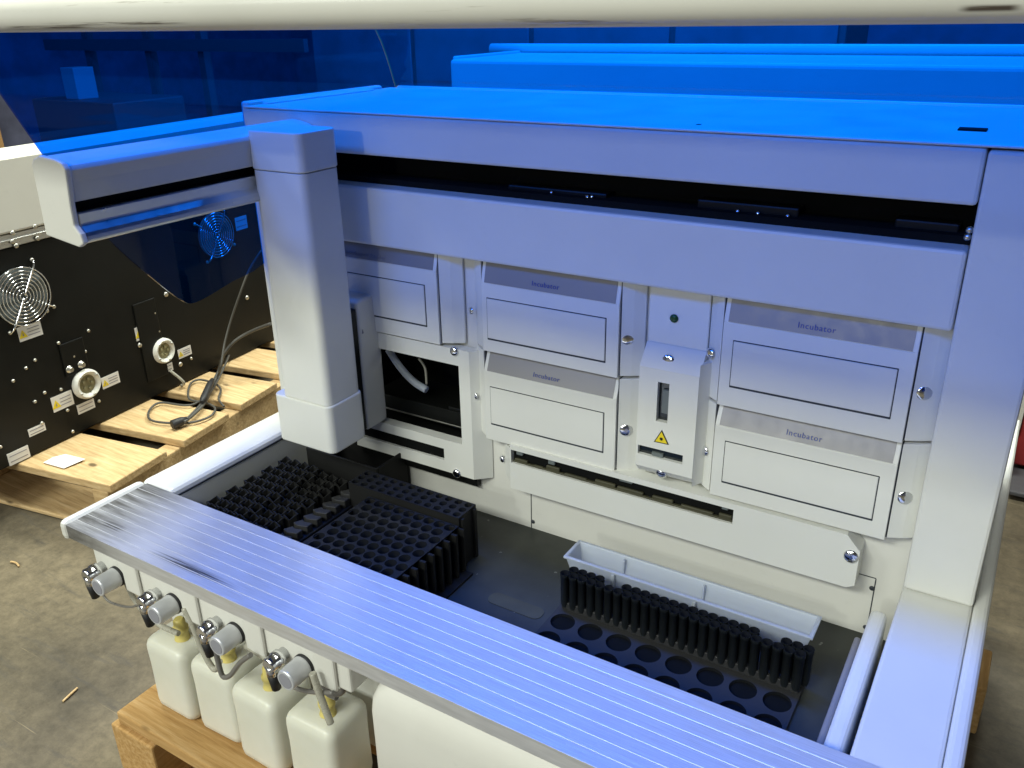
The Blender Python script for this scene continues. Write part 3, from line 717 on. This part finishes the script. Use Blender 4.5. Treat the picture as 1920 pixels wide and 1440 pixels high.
# rear rack
zr2 = -.695
c = [aZ(*p, zr2) for p in ((690, 884), (894, 944), (860, 972))]
gx0, gx1, gy1, gy0 = c[0].x - .005, c[1].x, (c[0].y + c[1].y) / 2, max(c[2].y, fy1 + .004)
T = thing('tip_rack', 'black rack with rows of small round holes along the back panel', 'rack', ((gx0 + gx1) / 2, (gy0 + gy1) / 2, DZ), 'black racks on the deck')
h = MB(); h.holeplate(gx0, gx1, gy0, gy1, zr2, 12, 3, .0062, .04, n=16); h.build('rack_top', ['rack', 'dark'], T)
h = MB(); t_ = .003
h.box(gx0, gx0 + t_, gy0, gy1, DZ, zr2 - .0005); h.box(gx1 - t_, gx1, gy0, gy1, DZ, zr2 - .0005); h.box(gx0 + t_, gx1 - t_, gy0, gy0 + t_, DZ, zr2 - .0005); h.box(gx0 + t_, gx1 - t_, gy1 - t_, gy1, DZ, zr2 - .0005)
h.box(gx1 + .0002, gx1 + .004, gy0 + .004, gy0 + .010, DZ, zr2 - .004); h.box(gx1 + .0002, gx1 + .004, gy1 - .010, gy1 - .004, DZ, zr2 - .004)
h.build('rack_frame', 'rack', T)
# left rack with toothed hexagonal collars
zl = -.715
tx0, tx1 = IL + .008, (aZ(690, 892, zl).x + aZ(570, 999, zl).x) / 2; ty0, ty1 = .71, .922
T = thing('collared_rack', 'black rack with upright hexagonal collars along the left inner wall', 'rack', ((tx0 + tx1) / 2, (ty0 + ty1) / 2, DZ), 'black racks on the deck')
h = MB(); h.box(tx0, tx1, ty0, ty1, DZ, zl - .0215); h.build('rack_frame', 'rack', T, .002, 2)
h = MB(); pit = .0215; nx_ = 8
for j in range(10):
    for i in range(nx_):
        x = tx0 + .012 + i * pit + (pit / 2 if j % 2 else 0); y = ty1 - .011 - j * pit * .9
        if y < ty0 + .01 or x > tx1 - .042: continue
        rr, ri, top = .0121, .0098, zl + (.006 if i < 4 else .000)
        o6 = [(x + rr * math.cos(a * math.pi / 3), y + rr * math.sin(a * math.pi / 3)) for a in range(6)]; i6 = [(x + ri * math.cos(a * math.pi / 3), y + ri * math.sin(a * math.pi / 3)) for a in range(6)]
        R_ = [[(a, b, zl - .0225) for a, b in o6]]
        vs = [(a, b, zl - .022) for a, b in o6] + [(a, b, top - (.006 if k % 2 else 0)) for k, (a, b) in enumerate(o6)] + [(a, b, top - (.006 if k % 2 else 0)) for k, (a, b) in enumerate(i6)] + [(a, b, zl - .021) for a, b in i6]
        fs = []
        for k in range(6):
            l = (k + 1) % 6; fs += [(k, l, 6 + l, 6 + k), (6 + k, 6 + l, 12 + l, 12 + k), (12 + k, 12 + l, 18 + l, 18 + k)]
        fs.append(tuple(18 + k for k in range(6))); h.add(vs, fs)
h.build('collar_row', 'rack', T)
h = MB(); xs = tx1 - .031
for j in range(9):
    y = ty0 + .012 + j * .0215
    h.prism([(xs, y), (xs + .012, y - .004), (xs + .028, y + .001), (xs + .028, y + .013), (xs + .014, y + .010), (xs + .008, y + .013)], 'z', zl - .0218, zl - .008)
h.build('tooth_strip', 'plate', T, .0008, 1)
# tube strip
zt_ = DZ + .065
a0, a1 = aZ(1056, 1078, zt_), aZ(1503, 1220, zt_)
T = thing('tube_block', 'black block of two joined rows of open sample tubes', 'tube rack', ((a0.x + a1.x) / 2, (a0.y + a1.y) / 2, DZ))
n_ = 25; yy0 = (a0.y + a1.y) / 2; dx = (a1.x - a0.x) / (n_ - 1); base = DZ + .0052
MB().box(a0.x - .004, a1.x + .004, yy0 - .003, yy0 + .017, base, base + .012).build('strip_foot', 'plate', T, .001, 1)
first = None
for row in (0, 1):
    for i in range(n_):
        if row == 1 and i in (4, 5, 20, 21): continue
        x, y = a0.x + i * dx + (dx * .5 if row else 0), yy0 + row * .0135
        if first is None:
            r = .0062; h = MB()
            h.cyl((x, y, base + .004), (x, y, zt_), r, n=18, prof=[(0, r * .72), (.10, r * .95), (.9, r), (.905, r * 1.12), (1, r * 1.12)], cap=False)
            h.cyl((x, y, zt_), (x, y, base + .02), r * .85, n=18, mi=1, prof=[(0, r * 1.1), (.002, r * .86), (1, r * .8), (1.001, .0001)], cap=False)
            first = h.build('tube', ['tube', 'dark'], T); fx, fy = x, y
        else:
            o = first.copy(); COL.objects.link(o); o.location = first.location + Vector((x - fx, y - fy, 0))
for i in range(2):
    x = a0.x + (4 + i * 16) * dx; MB().box(x + dx * .4, x + dx * 2.4, yy0 + .011, yy0 + .014, base + .012, zt_ - .008).build('strip_bridge', 'plate', T)
# milky trough behind
zk = -.735
t0, t1 = aZ(1066, 1040, zk), aZ(1524, 1182, zk); u0, u1 = aZ(1078, 1020, zk), aZ(1536, 1162, zk)
kx0, kx1 = (t0.x + u0.x) / 2, (t1.x + u1.x) / 2; ky0, ky1 = min(t0.y, t1.y) - .004, max(u0.y, u1.y) + .006
T = thing('reagent_trough', 'long milky plastic trough behind the black tubes', 'trough', ((kx0 + kx1) / 2, (ky0 + ky1) / 2, DZ))
h = MB(); wl = .002
zo = zk; zi = DZ + .003
def ring(x0, x1, y0, y1, z): return [(x0, y0, z), (x1, y0, z), (x1, y1, z), (x0, y1, z)]
s_ = .010
rings = [ring(kx0 + s_, kx1 - s_, ky0 + s_, ky1 - s_, DZ + .0006), ring(kx0, kx1, ky0, ky1, zo - .004), ring(kx0 - .003, kx1 + .003, ky0 - .003, ky1 + .003, zo - .004), ring(kx0 - .003, kx1 + .003, ky0 - .003, ky1 + .003, zo), ring(kx0 + wl, kx1 - wl, ky0 + wl, ky1 - wl, zo), ring(kx0 + s_ + wl, kx1 - s_ - wl, ky0 + s_ + wl, ky1 - s_ - wl, zi)]
h.loft(rings, 0, False)
for p in ((1130, 1095), (1290, 1140)):
    x = aZ(*p, zk).x; h.box(x - .002, x + .002, ky1 - .0105, ky1 - .0035, zi + .02, zo - .003)
    h.box(x - .003, x + .003, ky0 - .0035, ky0 + .006, DZ + .01, zo - .0045)
h.build('trough_body', 'trough', T, .0012, 2)

# ------------------------------------------------------------------ bottles and tank under the ledge
bw, bd, by = .0445, .041, .631
def bottle_rings(cx, cy, z0, hh):
    spec = [(0, .90), (.03, .97), (.10, 1), (.60, .985), (.80, 1), (.86, .99), (.90, .95), (.935, .86), (.96, .70), (.975, .45)]
    return [[(x, y, z0 + t * hh) for x, y in rrect(cx, cy, bw * k, bd * k, .014 * min(1, k))] for t, k in spec]
capc = [(-1.004, 'leftmost milky bottle with yellow cap, at the end of the row'), (-.907, 'second milky bottle from the left, yellow cap half behind a knob'),
        (-.810, 'third milky bottle from the left, tall yellow cap beside a black plug'), (-.706, 'rightmost milky bottle with yellow cap, beside the white tank')]
B0 = None
for i, (x, lab) in enumerate(capc):
    if B0 is None:
        B0 = thing('plastic_bottle', lab, 'bottle', (x, by, ZB), 'milky bottles with yellow caps on the pallet')
        hh = .137
        b_ = MB(); b_.loft(bottle_rings(x, by, ZB + .0005, hh)); body = b_.build('bottle_body', 'bottle', B0)
        cx_b, cy = x + .014, by - .010; zc = ZB + hh * .975 - .006
        h = MB(); h.cyl((cx_b, cy, zc), (cx_b, cy, zc + .042), .01, n=20, prof=[(0, .0125), (.12, .0128), (.18, .0105), (.45, .0100), (.48, .0118), (.62, .0118), (.66, .0090), (.92, .0086), (1, .006)])
        h.build('bottle_cap', 'capyellow', B0)
        MB().torus((cx_b, cy, zc + .001), (0, 0, 1), .0130, .0020, 24, 8).build('cap_ring', 'rubber', B0)
        first_x = x
    else:
        c = copy_tree(B0); c.location = (x, by - (.000, -.004, .004, .002)[i], ZB + ZO); c['label'] = lab; c.rotation_euler.z = (.0, .03, -.02, .02)[i]
T = thing('waste_tank', 'large white plastic tank under the aluminium ledge, right of the bottles', 'tank', (-.38, .66, ZB))
tk0 = aY(690, 1340, .59).x; h = MB(); rr = []
for t, k in ((0, -.006), (.03, 0), (.80, 0), (.88, -.002), (.93, -.007), (.97, -.016), (1.0, -.032)):
    rr.append([(x, y, ZB + .0005 + t * .262) for x, y in rrect((tk0 - .12) / 2, .638, (-.12 - tk0) / 2 + k, .05 + k, .016)])
h.loft(rr); h.build('tank_body', 'ivory', T)

# ------------------------------------------------------------------ pallets
def pallet(name, label, top, xf, boards, stringers, blocks, m1, m2, loc):
    T = thing(name, label, 'pallet', loc)
    for b in boards: MB(xf).box(*b[:4], top - .021 - random.uniform(0, .002), top - random.uniform(.0006, .002)).build('deck_board', m1, T, .003, 2)
    for b in stringers: MB(xf).box(*b[:4], -1.118, top - .0235).build('stringer', m2, T, .003, 2)
    for b in blocks: MB(xf).box(*b[:4], -1.129, -1.1185).build('base_board', m2, T, .003, 2)
    return T
bds = []; x = .0
yb0 = .546
pl = [(-1.09, .055, yb0 + k * .155, yb0 + k * .155 + .115) for k in range(6)]
stg = [(-1.085, -.985, yb0 + .01, 1.44), (-.55, -.45, yb0 + .01, 1.44), (-.005, .085, yb0 + .01, 1.44)]
pallet('wooden_pallet', 'amber wooden pallet under the analyzer and the bottles', ZB, None, pl, [], [(-1.09, .065, yb0 - .02, yb0 + .09), (-1.09, .065, 1.36, 1.47)], 'oldpine', 'oldpine_y', (-.5, 1.0, -1.13))
T = [o for o in COL.objects if o.name == 'wooden_pallet'][0]
for sx in (-1.10, -.55, -.025):
    for sy in (yb0 + .012, 1.0, 1.33): MB().box(sx, sx + .10, sy - .02, sy + .09, -1.118, ZB - .0235).build('block', 'oldpine_y', T, .003, 2)
# neighbour's pallet, turned a little
O2 = aZ(200, 908, -1.0); u2 = Vector((-.16, .987, 0)).normalized(); v2 = Vector((.987, .16, 0)).normalized()
def xf2(p): return Vector((O2.x, O2.y, 0)) + v2 * p.x + u2 * p.y + Vector((0, 0, p.z))
pl = [(-1.0, 0 + random.uniform(-.006, .012), s0, s1) for s0, s1 in ((0, .185), (.243, .42), (.478, .645), (.70, .86), (.92, 1.08), (1.14, 1.30))]
NP = pallet('wooden_pallet', 'pale pine pallet under the black-sided machine', -1.0, xf2, pl, [(-.055, -.004, .0, 1.30), (-.55, -.49, .0, 1.30), (-1.0, -.95, .0, 1.30)],
       [(-1.0, 0, -.01, .12), (-1.0, 0, 1.2, 1.3)], 'pine', 'pine', tuple(xf2(Vector((-.5, .65, -1.13)))))

# ------------------------------------------------------------------ neighbouring machine
O3 = aZ(0, 885, -1.0); u3 = Vector((-.0889, .996, 0)).normalized(); n3 = Vector((.996, .0889, 0)).normalized()
def xf3(p): return Vector((O3.x, O3.y, 0)) + u3 * p.y + n3 * p.x + Vector((0, 0, p.z))   # local: x out of the face, y along it, z height
def on3(px, py):   # point of the black face under a pixel, in the face's frame
    d = ray(px, py); t = n3.dot(Vector((O3.x, O3.y, 0))) / n3.dot(d); w = d * t
    return (w - Vector((O3.x, O3.y, 0))).dot(u3), w.z
NM = thing('laboratory_machine', 'second machine with black back panel and white hood, standing on the pale pallet', 'machine', tuple(xf3(Vector((-.4, .5, -1.0)))))
zh = on3(0, 468)[1]
MB(xf3).box(-.85, 0, -.10, 1.7, -.998, zh).build('rear_panel', 'black', NM, .004, 2)
h = MB(xf3); zt3 = on3(60, 274)[1]; zm = on3(0, 440)[1]
h.prism([(.012, zm), (.004, zt3 - .02), (-.012, zt3), (-.06, zt3 - .002), (-.80, zt3 - .17), (-.85, zm)], 'y', -.12, 1.72)
M['hoodpaint'] = painted('hood_enamel', (.60, .58, .52), .5, .03, .2)
h.build('hood', 'hoodpaint', NM, .012, 3)
h = MB(xf3); h.box(-.02, .006, -.10, 1.7, zh + .001, zm - .002); h.box(.006, .010, -.10, 1.7, (zh + zm) / 2 - .002, (zh + zm) / 2 + .003)
hg = h.build('hinge_strip', 'steel', NM, .001, 1)
for p in ((18, 452), (65, 446), (25, 460), (60, 424), (18, 436)):
    s_, z_ = on3(*p); MB(xf3).dome((.010, s_, z_), (1, 0, 0), .006, .004, 12).build('rivet', 'zinc', hg)
def fan(px, py, Rr, nr, mat='chrome', parent=NM):
    s_, z_ = on3(px, py); c = Vector((.012, s_, z_))
    h = MB(xf3); nrm = Vector((1, 0, 0))
    for k in range(nr): h.torus(c, nrm, Rr * (k + 1) / nr, .0016, 40, 6)
    for a in (1.0, 1.0 + math.pi): h.tube([c + Vector((.003, math.cos(a) * .004, math.sin(a) * .004)), c + Vector((.003, math.cos(a) * Rr, math.sin(a) * Rr)), c + Vector((-.004, math.cos(a) * Rr * 1.28, math.sin(a) * Rr * 1.28))], .0024, 8)
    for a in (-.58, 2.56): h.tube([c + Vector((-.003, math.cos(a) * Rr * .9, math.sin(a) * Rr * .9)), c + Vector((-.006, math.cos(a) * Rr * 1.25, math.sin(a) * Rr * 1.25))], .0024, 8)
    f = h.build('fan_guard', mat, parent)
    h = MB(xf3); h.cyl(c - Vector((.0115, 0, 0)), c - Vector((.0095, 0, 0)), Rr * .98, n=36)
    for k in range(7):
        a = k * 2 * math.pi / 7
        h.add([c + Vector((-.009, math.cos(a) * Rr * .3, math.sin(a) * Rr * .3)), c + Vector((-.009, math.cos(a) * Rr * .95, math.sin(a) * Rr * .95)), c + Vector((-.003, math.cos(a + .5) * Rr * .9, math.sin(a + .5) * Rr * .9)), c + Vector((-.003, math.cos(a + .7) * Rr * .3, math.sin(a + .7) * Rr * .3))], [(0, 1, 2, 3), (3, 2, 1, 0)])
    h.build('fan_blades', 'connector_grey', f)
    for a in (1.0, 1.0 + math.pi, -.58, 2.56): MB(xf3).dome((.001, s_ + math.cos(a) * Rr * 1.30, z_ + math.sin(a) * Rr * 1.30), (1, 0, 0), .0052, .006, 12).build('screw', 'zinc', f)
fan(38, 555, .070, 8); fan(402, 440, .066, 8)
def socket(px, py, r):
    s_, z_ = on3(px, py); h = MB(xf3)
    h.cyl((.0, s_, z_), (.016, s_, z_), r, n=32, prof=[(0, r), (.6, r), (1, r * .86)], cap=False); h.cyl((.016, s_, z_), (.006, s_, z_), r, n=32, prof=[(0, r * .86), (.4, r * .66), (1, r * .62)], cap=False)
    h.cyl((.0035, s_, z_), (.0065, s_, z_), r * .64, n=28, mi=1)
    for k in range(5):
        a = k * 1.256; h.cyl((.006, s_ + math.cos(a) * r * .33, z_ + math.sin(a) * r * .33), (.012, s_ + math.cos(a) * r * .33, z_ + math.sin(a) * r * .33), r * .10, n=8, mi=1)
    f = h.build('round_socket', ['porcelain', 'socket_in'], NM)
    for a in (.6, 2.2, 3.7, 5.0): MB(xf3).dome((.015, s_ + math.cos(a) * r * .8, z_ + math.sin(a) * r * .8), (1, 0, 0), .0036, .003, 10).build('screw', 'steel', f)
socket(160, 719, .040); socket(304, 657, .037)
def sticker(px, py, w, hgt, tri=True, lines=3):
    s_, z_ = on3(px, py); h = MB(xf3); h.box(.0, .0012, s_ - w / 2, s_ + w / 2, z_ - hgt / 2, z_ + hgt / 2)
    xo = .0
    if tri:
        a = hgt * .62; s0 = s_ - w * .32
        h.prism([(s0 - a * .5, z_ - a * .45), (s0 + a * .5, z_ - a * .45), (s0, z_ + a * .42)], 'x', .0013, .0019, 1)
        h.prism([(s0 - a * .08, z_ - a * .25), (s0 + a * .08, z_ - a * .25), (s0, z_ + a * .12)], 'x', .0020, .0024, 2); xo = .16
    for k in range(lines): h.box(.0013, .0017, s_ - w * (.42 - xo * 1.9), s_ + w * .40, z_ + hgt * (.22 - .44 * k / max(1, lines - 1)) - .0012, z_ + hgt * (.22 - .44 * k / max(1, lines - 1)) + .0008, 2 + (k % 2))
    h.build('sticker', ['paper', 'yellow', 'greyink', 'silver'], NM)
for p in ((56, 621, .062, .036), (117, 752, .060, .040), (207, 713, .056, .032), (269, 622, .056, .038), (346, 660, .050, .028)): sticker(*p)
for p in ((161, 762, .052, .026), (312, 691, .046, .024), (69, 806, .046, .020), (35, 854, .056, .032), (452, 418, .05, .04)): sticker(*p, tri=False, lines=2)
for px, py in ((48, 690), (24, 714), (65, 675), (83, 736), (65, 753), (114, 730), (109, 643), (165, 620), (137, 668), (159, 659), (185, 752), (126, 769), (289, 587), (297, 621), (262, 647), (338, 683), (311, 552), (463, 558), (88, 583), (78, 793), (136, 809), (358, 672), (0, 838)):
    s_, z_ = on3(px, py); r = .0075 if (px, py) in ((262, 647), (338, 683), (311, 552), (463, 558)) else .0048
    MB(xf3).dome((.0, s_, z_), (1, 0, 0), r, .005, 12).build('screw', 'zinc', NM)
for px, py, r in ((128, 692, .0085), (150, 683, .0085)):
    s_, z_ = on3(px, py); h = MB(xf3); h.cyl((0, s_, z_), (.014, s_, z_), r, n=16, prof=[(0, r * 1.15), (.4, r * 1.15), (.42, r * .8), (1, r * .7)]); h.build('hose_barb', 'zinc', NM)
# raised access panels
for (a, b) in (((106, 637), (166, 690)), ((245, 560), (315, 700))):
    (s0, z0), (s1, z1) = on3(*a), on3(*b); zz = (on3(b[0], a[1])[1] * .5 + z0 * .5)
    MB(xf3).box(.0, .0045, s0, s1, min(z1, zz - .02), zz).build('access_panel', 'black', NM, .002, 2)
s_, z_ = on3(317, 700); pts = [xf3(Vector((.006, s_, z_ + .01))), xf3(Vector((.03, s_ + .02, z_ - .03))), aZ(340, 723, -.997)]
MB().tube(pts, .0042, 8).build('drain_tube', 'hose', NM)

# power cord tangled on the pale pallet
def cz(h_, *pts): return [aZ(px, py, -1.0 + h_) for px, py in pts]
cpts = [aY(490, 470, 1.66), aY(468, 505, 1.63), aY(452, 545, 1.60), aY(433, 600, 1.57), aY(422, 640, 1.54), aY(418, 662, 1.52), aY(414, 690, 1.50)]
cpts += cz(.03, (408, 705)) + cz(.008, (390, 735), (370, 755), (345, 760), (300, 755), (280, 770), (282, 787), (315, 793), (360, 792), (395, 780), (403, 765), (385, 755), (355, 748), (356, 722), (372, 712), (400, 718), (414, 730), (410, 748), (420, 762))
h = MB(); h.tube(cpts, .0032, 8, sub=5)
h.tube(cz(.016, (418, 690), (400, 722), (380, 760), (345, 792)), .0048, 8)
h.tube(cz(.02, (430, 665), (415, 700), (395, 735), (370, 765), (350, 785)), .0030, 8)
h.tube([aY(508, 607, 1.60), aY(470, 622, 1.6), aY(440, 640, 1.57), aY(420, 665, 1.54)] + cz(.03, (408, 700)) + cz(.015, (388, 735)), .0048, 8)
CT = thing('power_cord', 'tangled grey power cord with black plug lying on the pale pallet', 'cord', tuple(aZ(370, 760, -1.0)))
h.build('cable', 'greycord', CT)
e0, e1 = aZ(322, 797, -.985), aZ(352, 785, -.983)
MB().cyl(e0, e1, .012, n=14, prof=[(0, .010), (.05, .013), (.6, .012), (1, .006)]).build('plug', 'rubber', CT)
f0, f1 = aZ(378, 755, -.975), aZ(398, 712, -.965)
MB().cyl(f0, f1, .010, n=12, prof=[(0, .006), (.2, .010), (.8, .010), (1, .006)]).build('ferrite', 'rubber', CT)
# scrap of paper on the first board
q = aZ(122, 865, -.9995); h = MB(); h.add([q + v2 * a + u2 * b + Vector((0, 0, c)) for a, b, c in ((-.045, -.025, .001), (.03, -.03, .002), (.045, .022, .004), (-.03, .028, .001), (-.04, .0, .004))], [(0, 1, 2, 3, 4)])
pp = h.build('paper_scrap', 'paper'); so = pp.modifiers.new('thick', 'SOLIDIFY'); so.thickness = .0006; tag(pp, 'small white scrap of paper on the pale pallet board', 'paper')
# splinters on the floor
for (a, b, lab) in (((118, 1315), (145, 1290), 'thin pale wood splinter on the concrete, in front of the pallet'), ((20, 1053), (36, 1062), 'short pale wood chip on the concrete near the white cap of the ledge')):
    p, q = aZ(*a, -1.127), aZ(*b, -1.127); o = MB().tube([p, (p + q) / 2 + Vector((0, .003, .001)), q], .0022, 6).build('wood_splinter', 'pine'); tag(o, lab, 'wood splinter')

# ------------------------------------------------------------------ things farther off, mostly through the blue lid
yf = 2.32; FT = -.134
f0 = aY(842, 112, yf); FM = thing('laboratory_analyzer', 'another white analyzer standing behind, seen through the blue lid', 'analyzer', (-.85, 2.7, -1.0))
h = MB(); h.box(f0.x, .06, yf, yf + .42, -.33, FT); h.build('gantry_beam', 'white', FM, .012, 3)
h = MB(); h.box(f0.x, f0.x + .08, yf + .01, yf + .46, -1.0, -.3301); h.box(-.02, .06, yf + .01, yf + .46, -1.0, -.3301); h.box(f0.x + .0801, -.0201, yf + .1, yf + .46, -1.0, -.3301); h.build('side_wall', 'white', FM)
h = MB(); h.box(f0.x - .002, f0.x + .02, yf + .02, yf + .40, FT - .02, FT + .008); h.build('top_rim', 'white2', FM, .006, 3)
r0 = aY(922, 92, 2.76)
MB().tube([(r0.x, 2.76, r0.z), (-.6, 2.76, r0.z), (.07, 2.76, r0.z)], .019, 14).build('hinge_rod', 'white2', FM)
h = MB(); h.box(f0.x - .02, .04, yf - .05, yf + .5, -1.13, -1.001); h.build('plinth', 'pine', FM)
# tall crates by the left wall, half outside the lid
CR = thing('cardboard_carton', 'brown corrugated cartons stacked beyond the white hood at far left', 'carton', (-3.9, 2.1, -1.13))
h = MB(); random.seed(5)
for k in range(3):
    y = 1.16 + k * .22; h.box(-4.3, -3.35 - .03 * (k % 2), y, y + .215, -1.13, .15 + .03 * (k % 3))
h.build('carton_body', 'cardboard', CR, .004, 2)
SR_ = thing('steel_shelving', 'grey steel shelving frame in the dim background behind the blue lid', 'shelving', (-3.9, 4.6, -1.13))
for p in ((170, 100), (390, 150), (297, 180)):
    q = aY(*p, 4.4); MB().box(q.x - .03, q.x + .03, 4.37, 4.43, -1.13, .9).build('post', 'shelfsteel', SR_)
q = aY(350, 110, 4.4); q2 = aY(560, 60, 4.4)
MB().box(q.x - 1.6, q2.x + .1, 4.33, 4.369, -.22, -.14).build('shelf_beam', 'shelfsteel', SR_); MB().box(q.x - 1.6, q2.x + .1, 4.33, 4.369, .30, .38).build('shelf_beam', 'shelfsteel', SR_)
q = aY(130, 157, 3.6); o = MB().box(q.x - .07, q.x + .07, 3.6, 3.75, q.z - .10, q.z + .10).build('notice_box', 'dullbox', None, .004, 2)
tag(o, 'pale upright box seen through the lid at upper left', 'box'); 
o = MB().box(q.x - .4, q.x + .5, 3.55, 4.1, -1.13, q.z - .101).build('storage_crate', 'shelfsteel', None, .01, 2); tag(o, 'dark crate carrying the pale box beyond the blue lid', 'crate')
k0 = aY(590, 120, 5.2); CB = thing('storage_cabinet', 'wide pale cabinet standing at the back, faint behind the blue lid', 'cabinet', (k0.x + 2, 5.5, -1.13))
MB().box(k0.x, k0.x + 3.9, 5.2, 5.8, -1.13, .55).build('cabinet_body', 'shelfsteel', CB, .008, 2)
for k in range(4): MB().box(k0.x + .02 + k * .97, k0.x + .95 + k * .97, 5.18, 5.1985, -1.05, .50).build('cabinet_door', 'cabgrey', CB, .004, 2)
# red drum at the far right edge
rp = aZ(1899, 960, -1.13)
RD = thing('hand_truck', 'red hand truck standing on the floor beyond the right wall of the analyzer', 'hand truck', (rp.x + .12, rp.y + .25, -1.13))
h = MB(); h.box(rp.x - .02, rp.x + .03, rp.y + .2, rp.y + .26, -1.10, -.35); h.box(rp.x + .30, rp.x + .35, rp.y + .2, rp.y + .26, -1.10, -.35); 
for z in (-.95, -.75, -.55, -.37): h.box(rp.x + .0301, rp.x + .2999, rp.y + .21, rp.y + .25, z, z + .035)
h.build('frame', 'redstuff', RD, .006, 2)
MB().box(rp.x - .02, rp.x + .35, rp.y + .06, rp.y + .199, -1.118, -1.106).build('toe_plate', 'shelfsteel', RD, .003, 2)
for x in (rp.x - .005, rp.x + .315):
    MB().cyl((x, rp.y + .33, -1.04), (x + .03, rp.y + .33, -1.04), .088, n=28, prof=[(0, .07), (.15, .088), (.85, .088), (1, .07)]).build('wheel', 'rubber', RD)

# ------------------------------------------------------------------ light: rows of warehouse ceiling lamps
def lamp(x, y, z, sx, sy, e, col=(.955, 1, .895)):
    l = bpy.data.lights.new('ceiling_lamp', 'AREA'); l.shape = 'RECTANGLE'; l.size = sx; l.size_y = sy; l.energy = e; l.color = col
    o = bpy.data.objects.new('ceiling_lamp', l); COL.objects.link(o); o.location = (x, y, z + ZO); return o
for y, d, xs, es in ((-8, .45, (-4.5, -1.6, .8), (80, 95, 30)), (-3.6, 1.2, (-4.5, -1.7, .6), (150, 290, 115)), (1.4, .6, (-3.6, -2.1, -1.05), (14, 125, 115)), (4.6, .6, (-3.8, -1.8, -.7), (14, 165, 150))):
    for x, e in zip(xs, es): lamp(x, y, 2.9, 1.6, d, e)
# a hanging high-bay bulb some way in front of the machine
pl_ = bpy.data.lights.new('hanging_lamp', 'POINT'); pl_.energy = 190; pl_.shadow_soft_size = .12; pl_.color = (.955, 1, .895)
po = bpy.data.objects.new('hanging_lamp', pl_); COL.objects.link(po); po.location = (-.75, -6.2, 1.45 + ZO)
w = bpy.data.worlds.new('World'); sc.world = w; w.use_nodes = True
w.node_tree.nodes['Background'].inputs[0].default_value = (.5, .5, .5, 1); w.node_tree.nodes['Background'].inputs[1].default_value = .02

# ------------------------------------------------------------------ camera and render
cam = bpy.data.cameras.new('camera'); co = bpy.data.objects.new('camera', cam); COL.objects.link(co); sc.camera = co
X_, Y_, Z_ = Vector(R[0]), -Vector(R[1]), -Vector(R[2])
co.matrix_world = Matrix(((X_.x, Y_.x, Z_.x, 0), (X_.y, Y_.y, Z_.y, 0), (X_.z, Y_.z, Z_.z, ZO), (0, 0, 0, 1)))
cam.sensor_width = 36; cam.lens = F * 36 / 1920; cam.clip_start = .02; cam.clip_end = 100
cam.dof.use_dof = False
sc.render.engine = 'CYCLES'
sc.cycles.use_denoising = True; sc.cycles.transparent_max_bounces = 40; sc.cycles.max_bounces = 10; sc.cycles.transmission_bounces = 8
sc.cycles.sample_clamp_indirect = 6
sc.view_settings.view_transform = 'Standard'; sc.view_settings.look = 'None'; sc.view_settings.gamma = 1; sc.view_settings.exposure = -0.15
sc.view_settings.use_curve_mapping = False
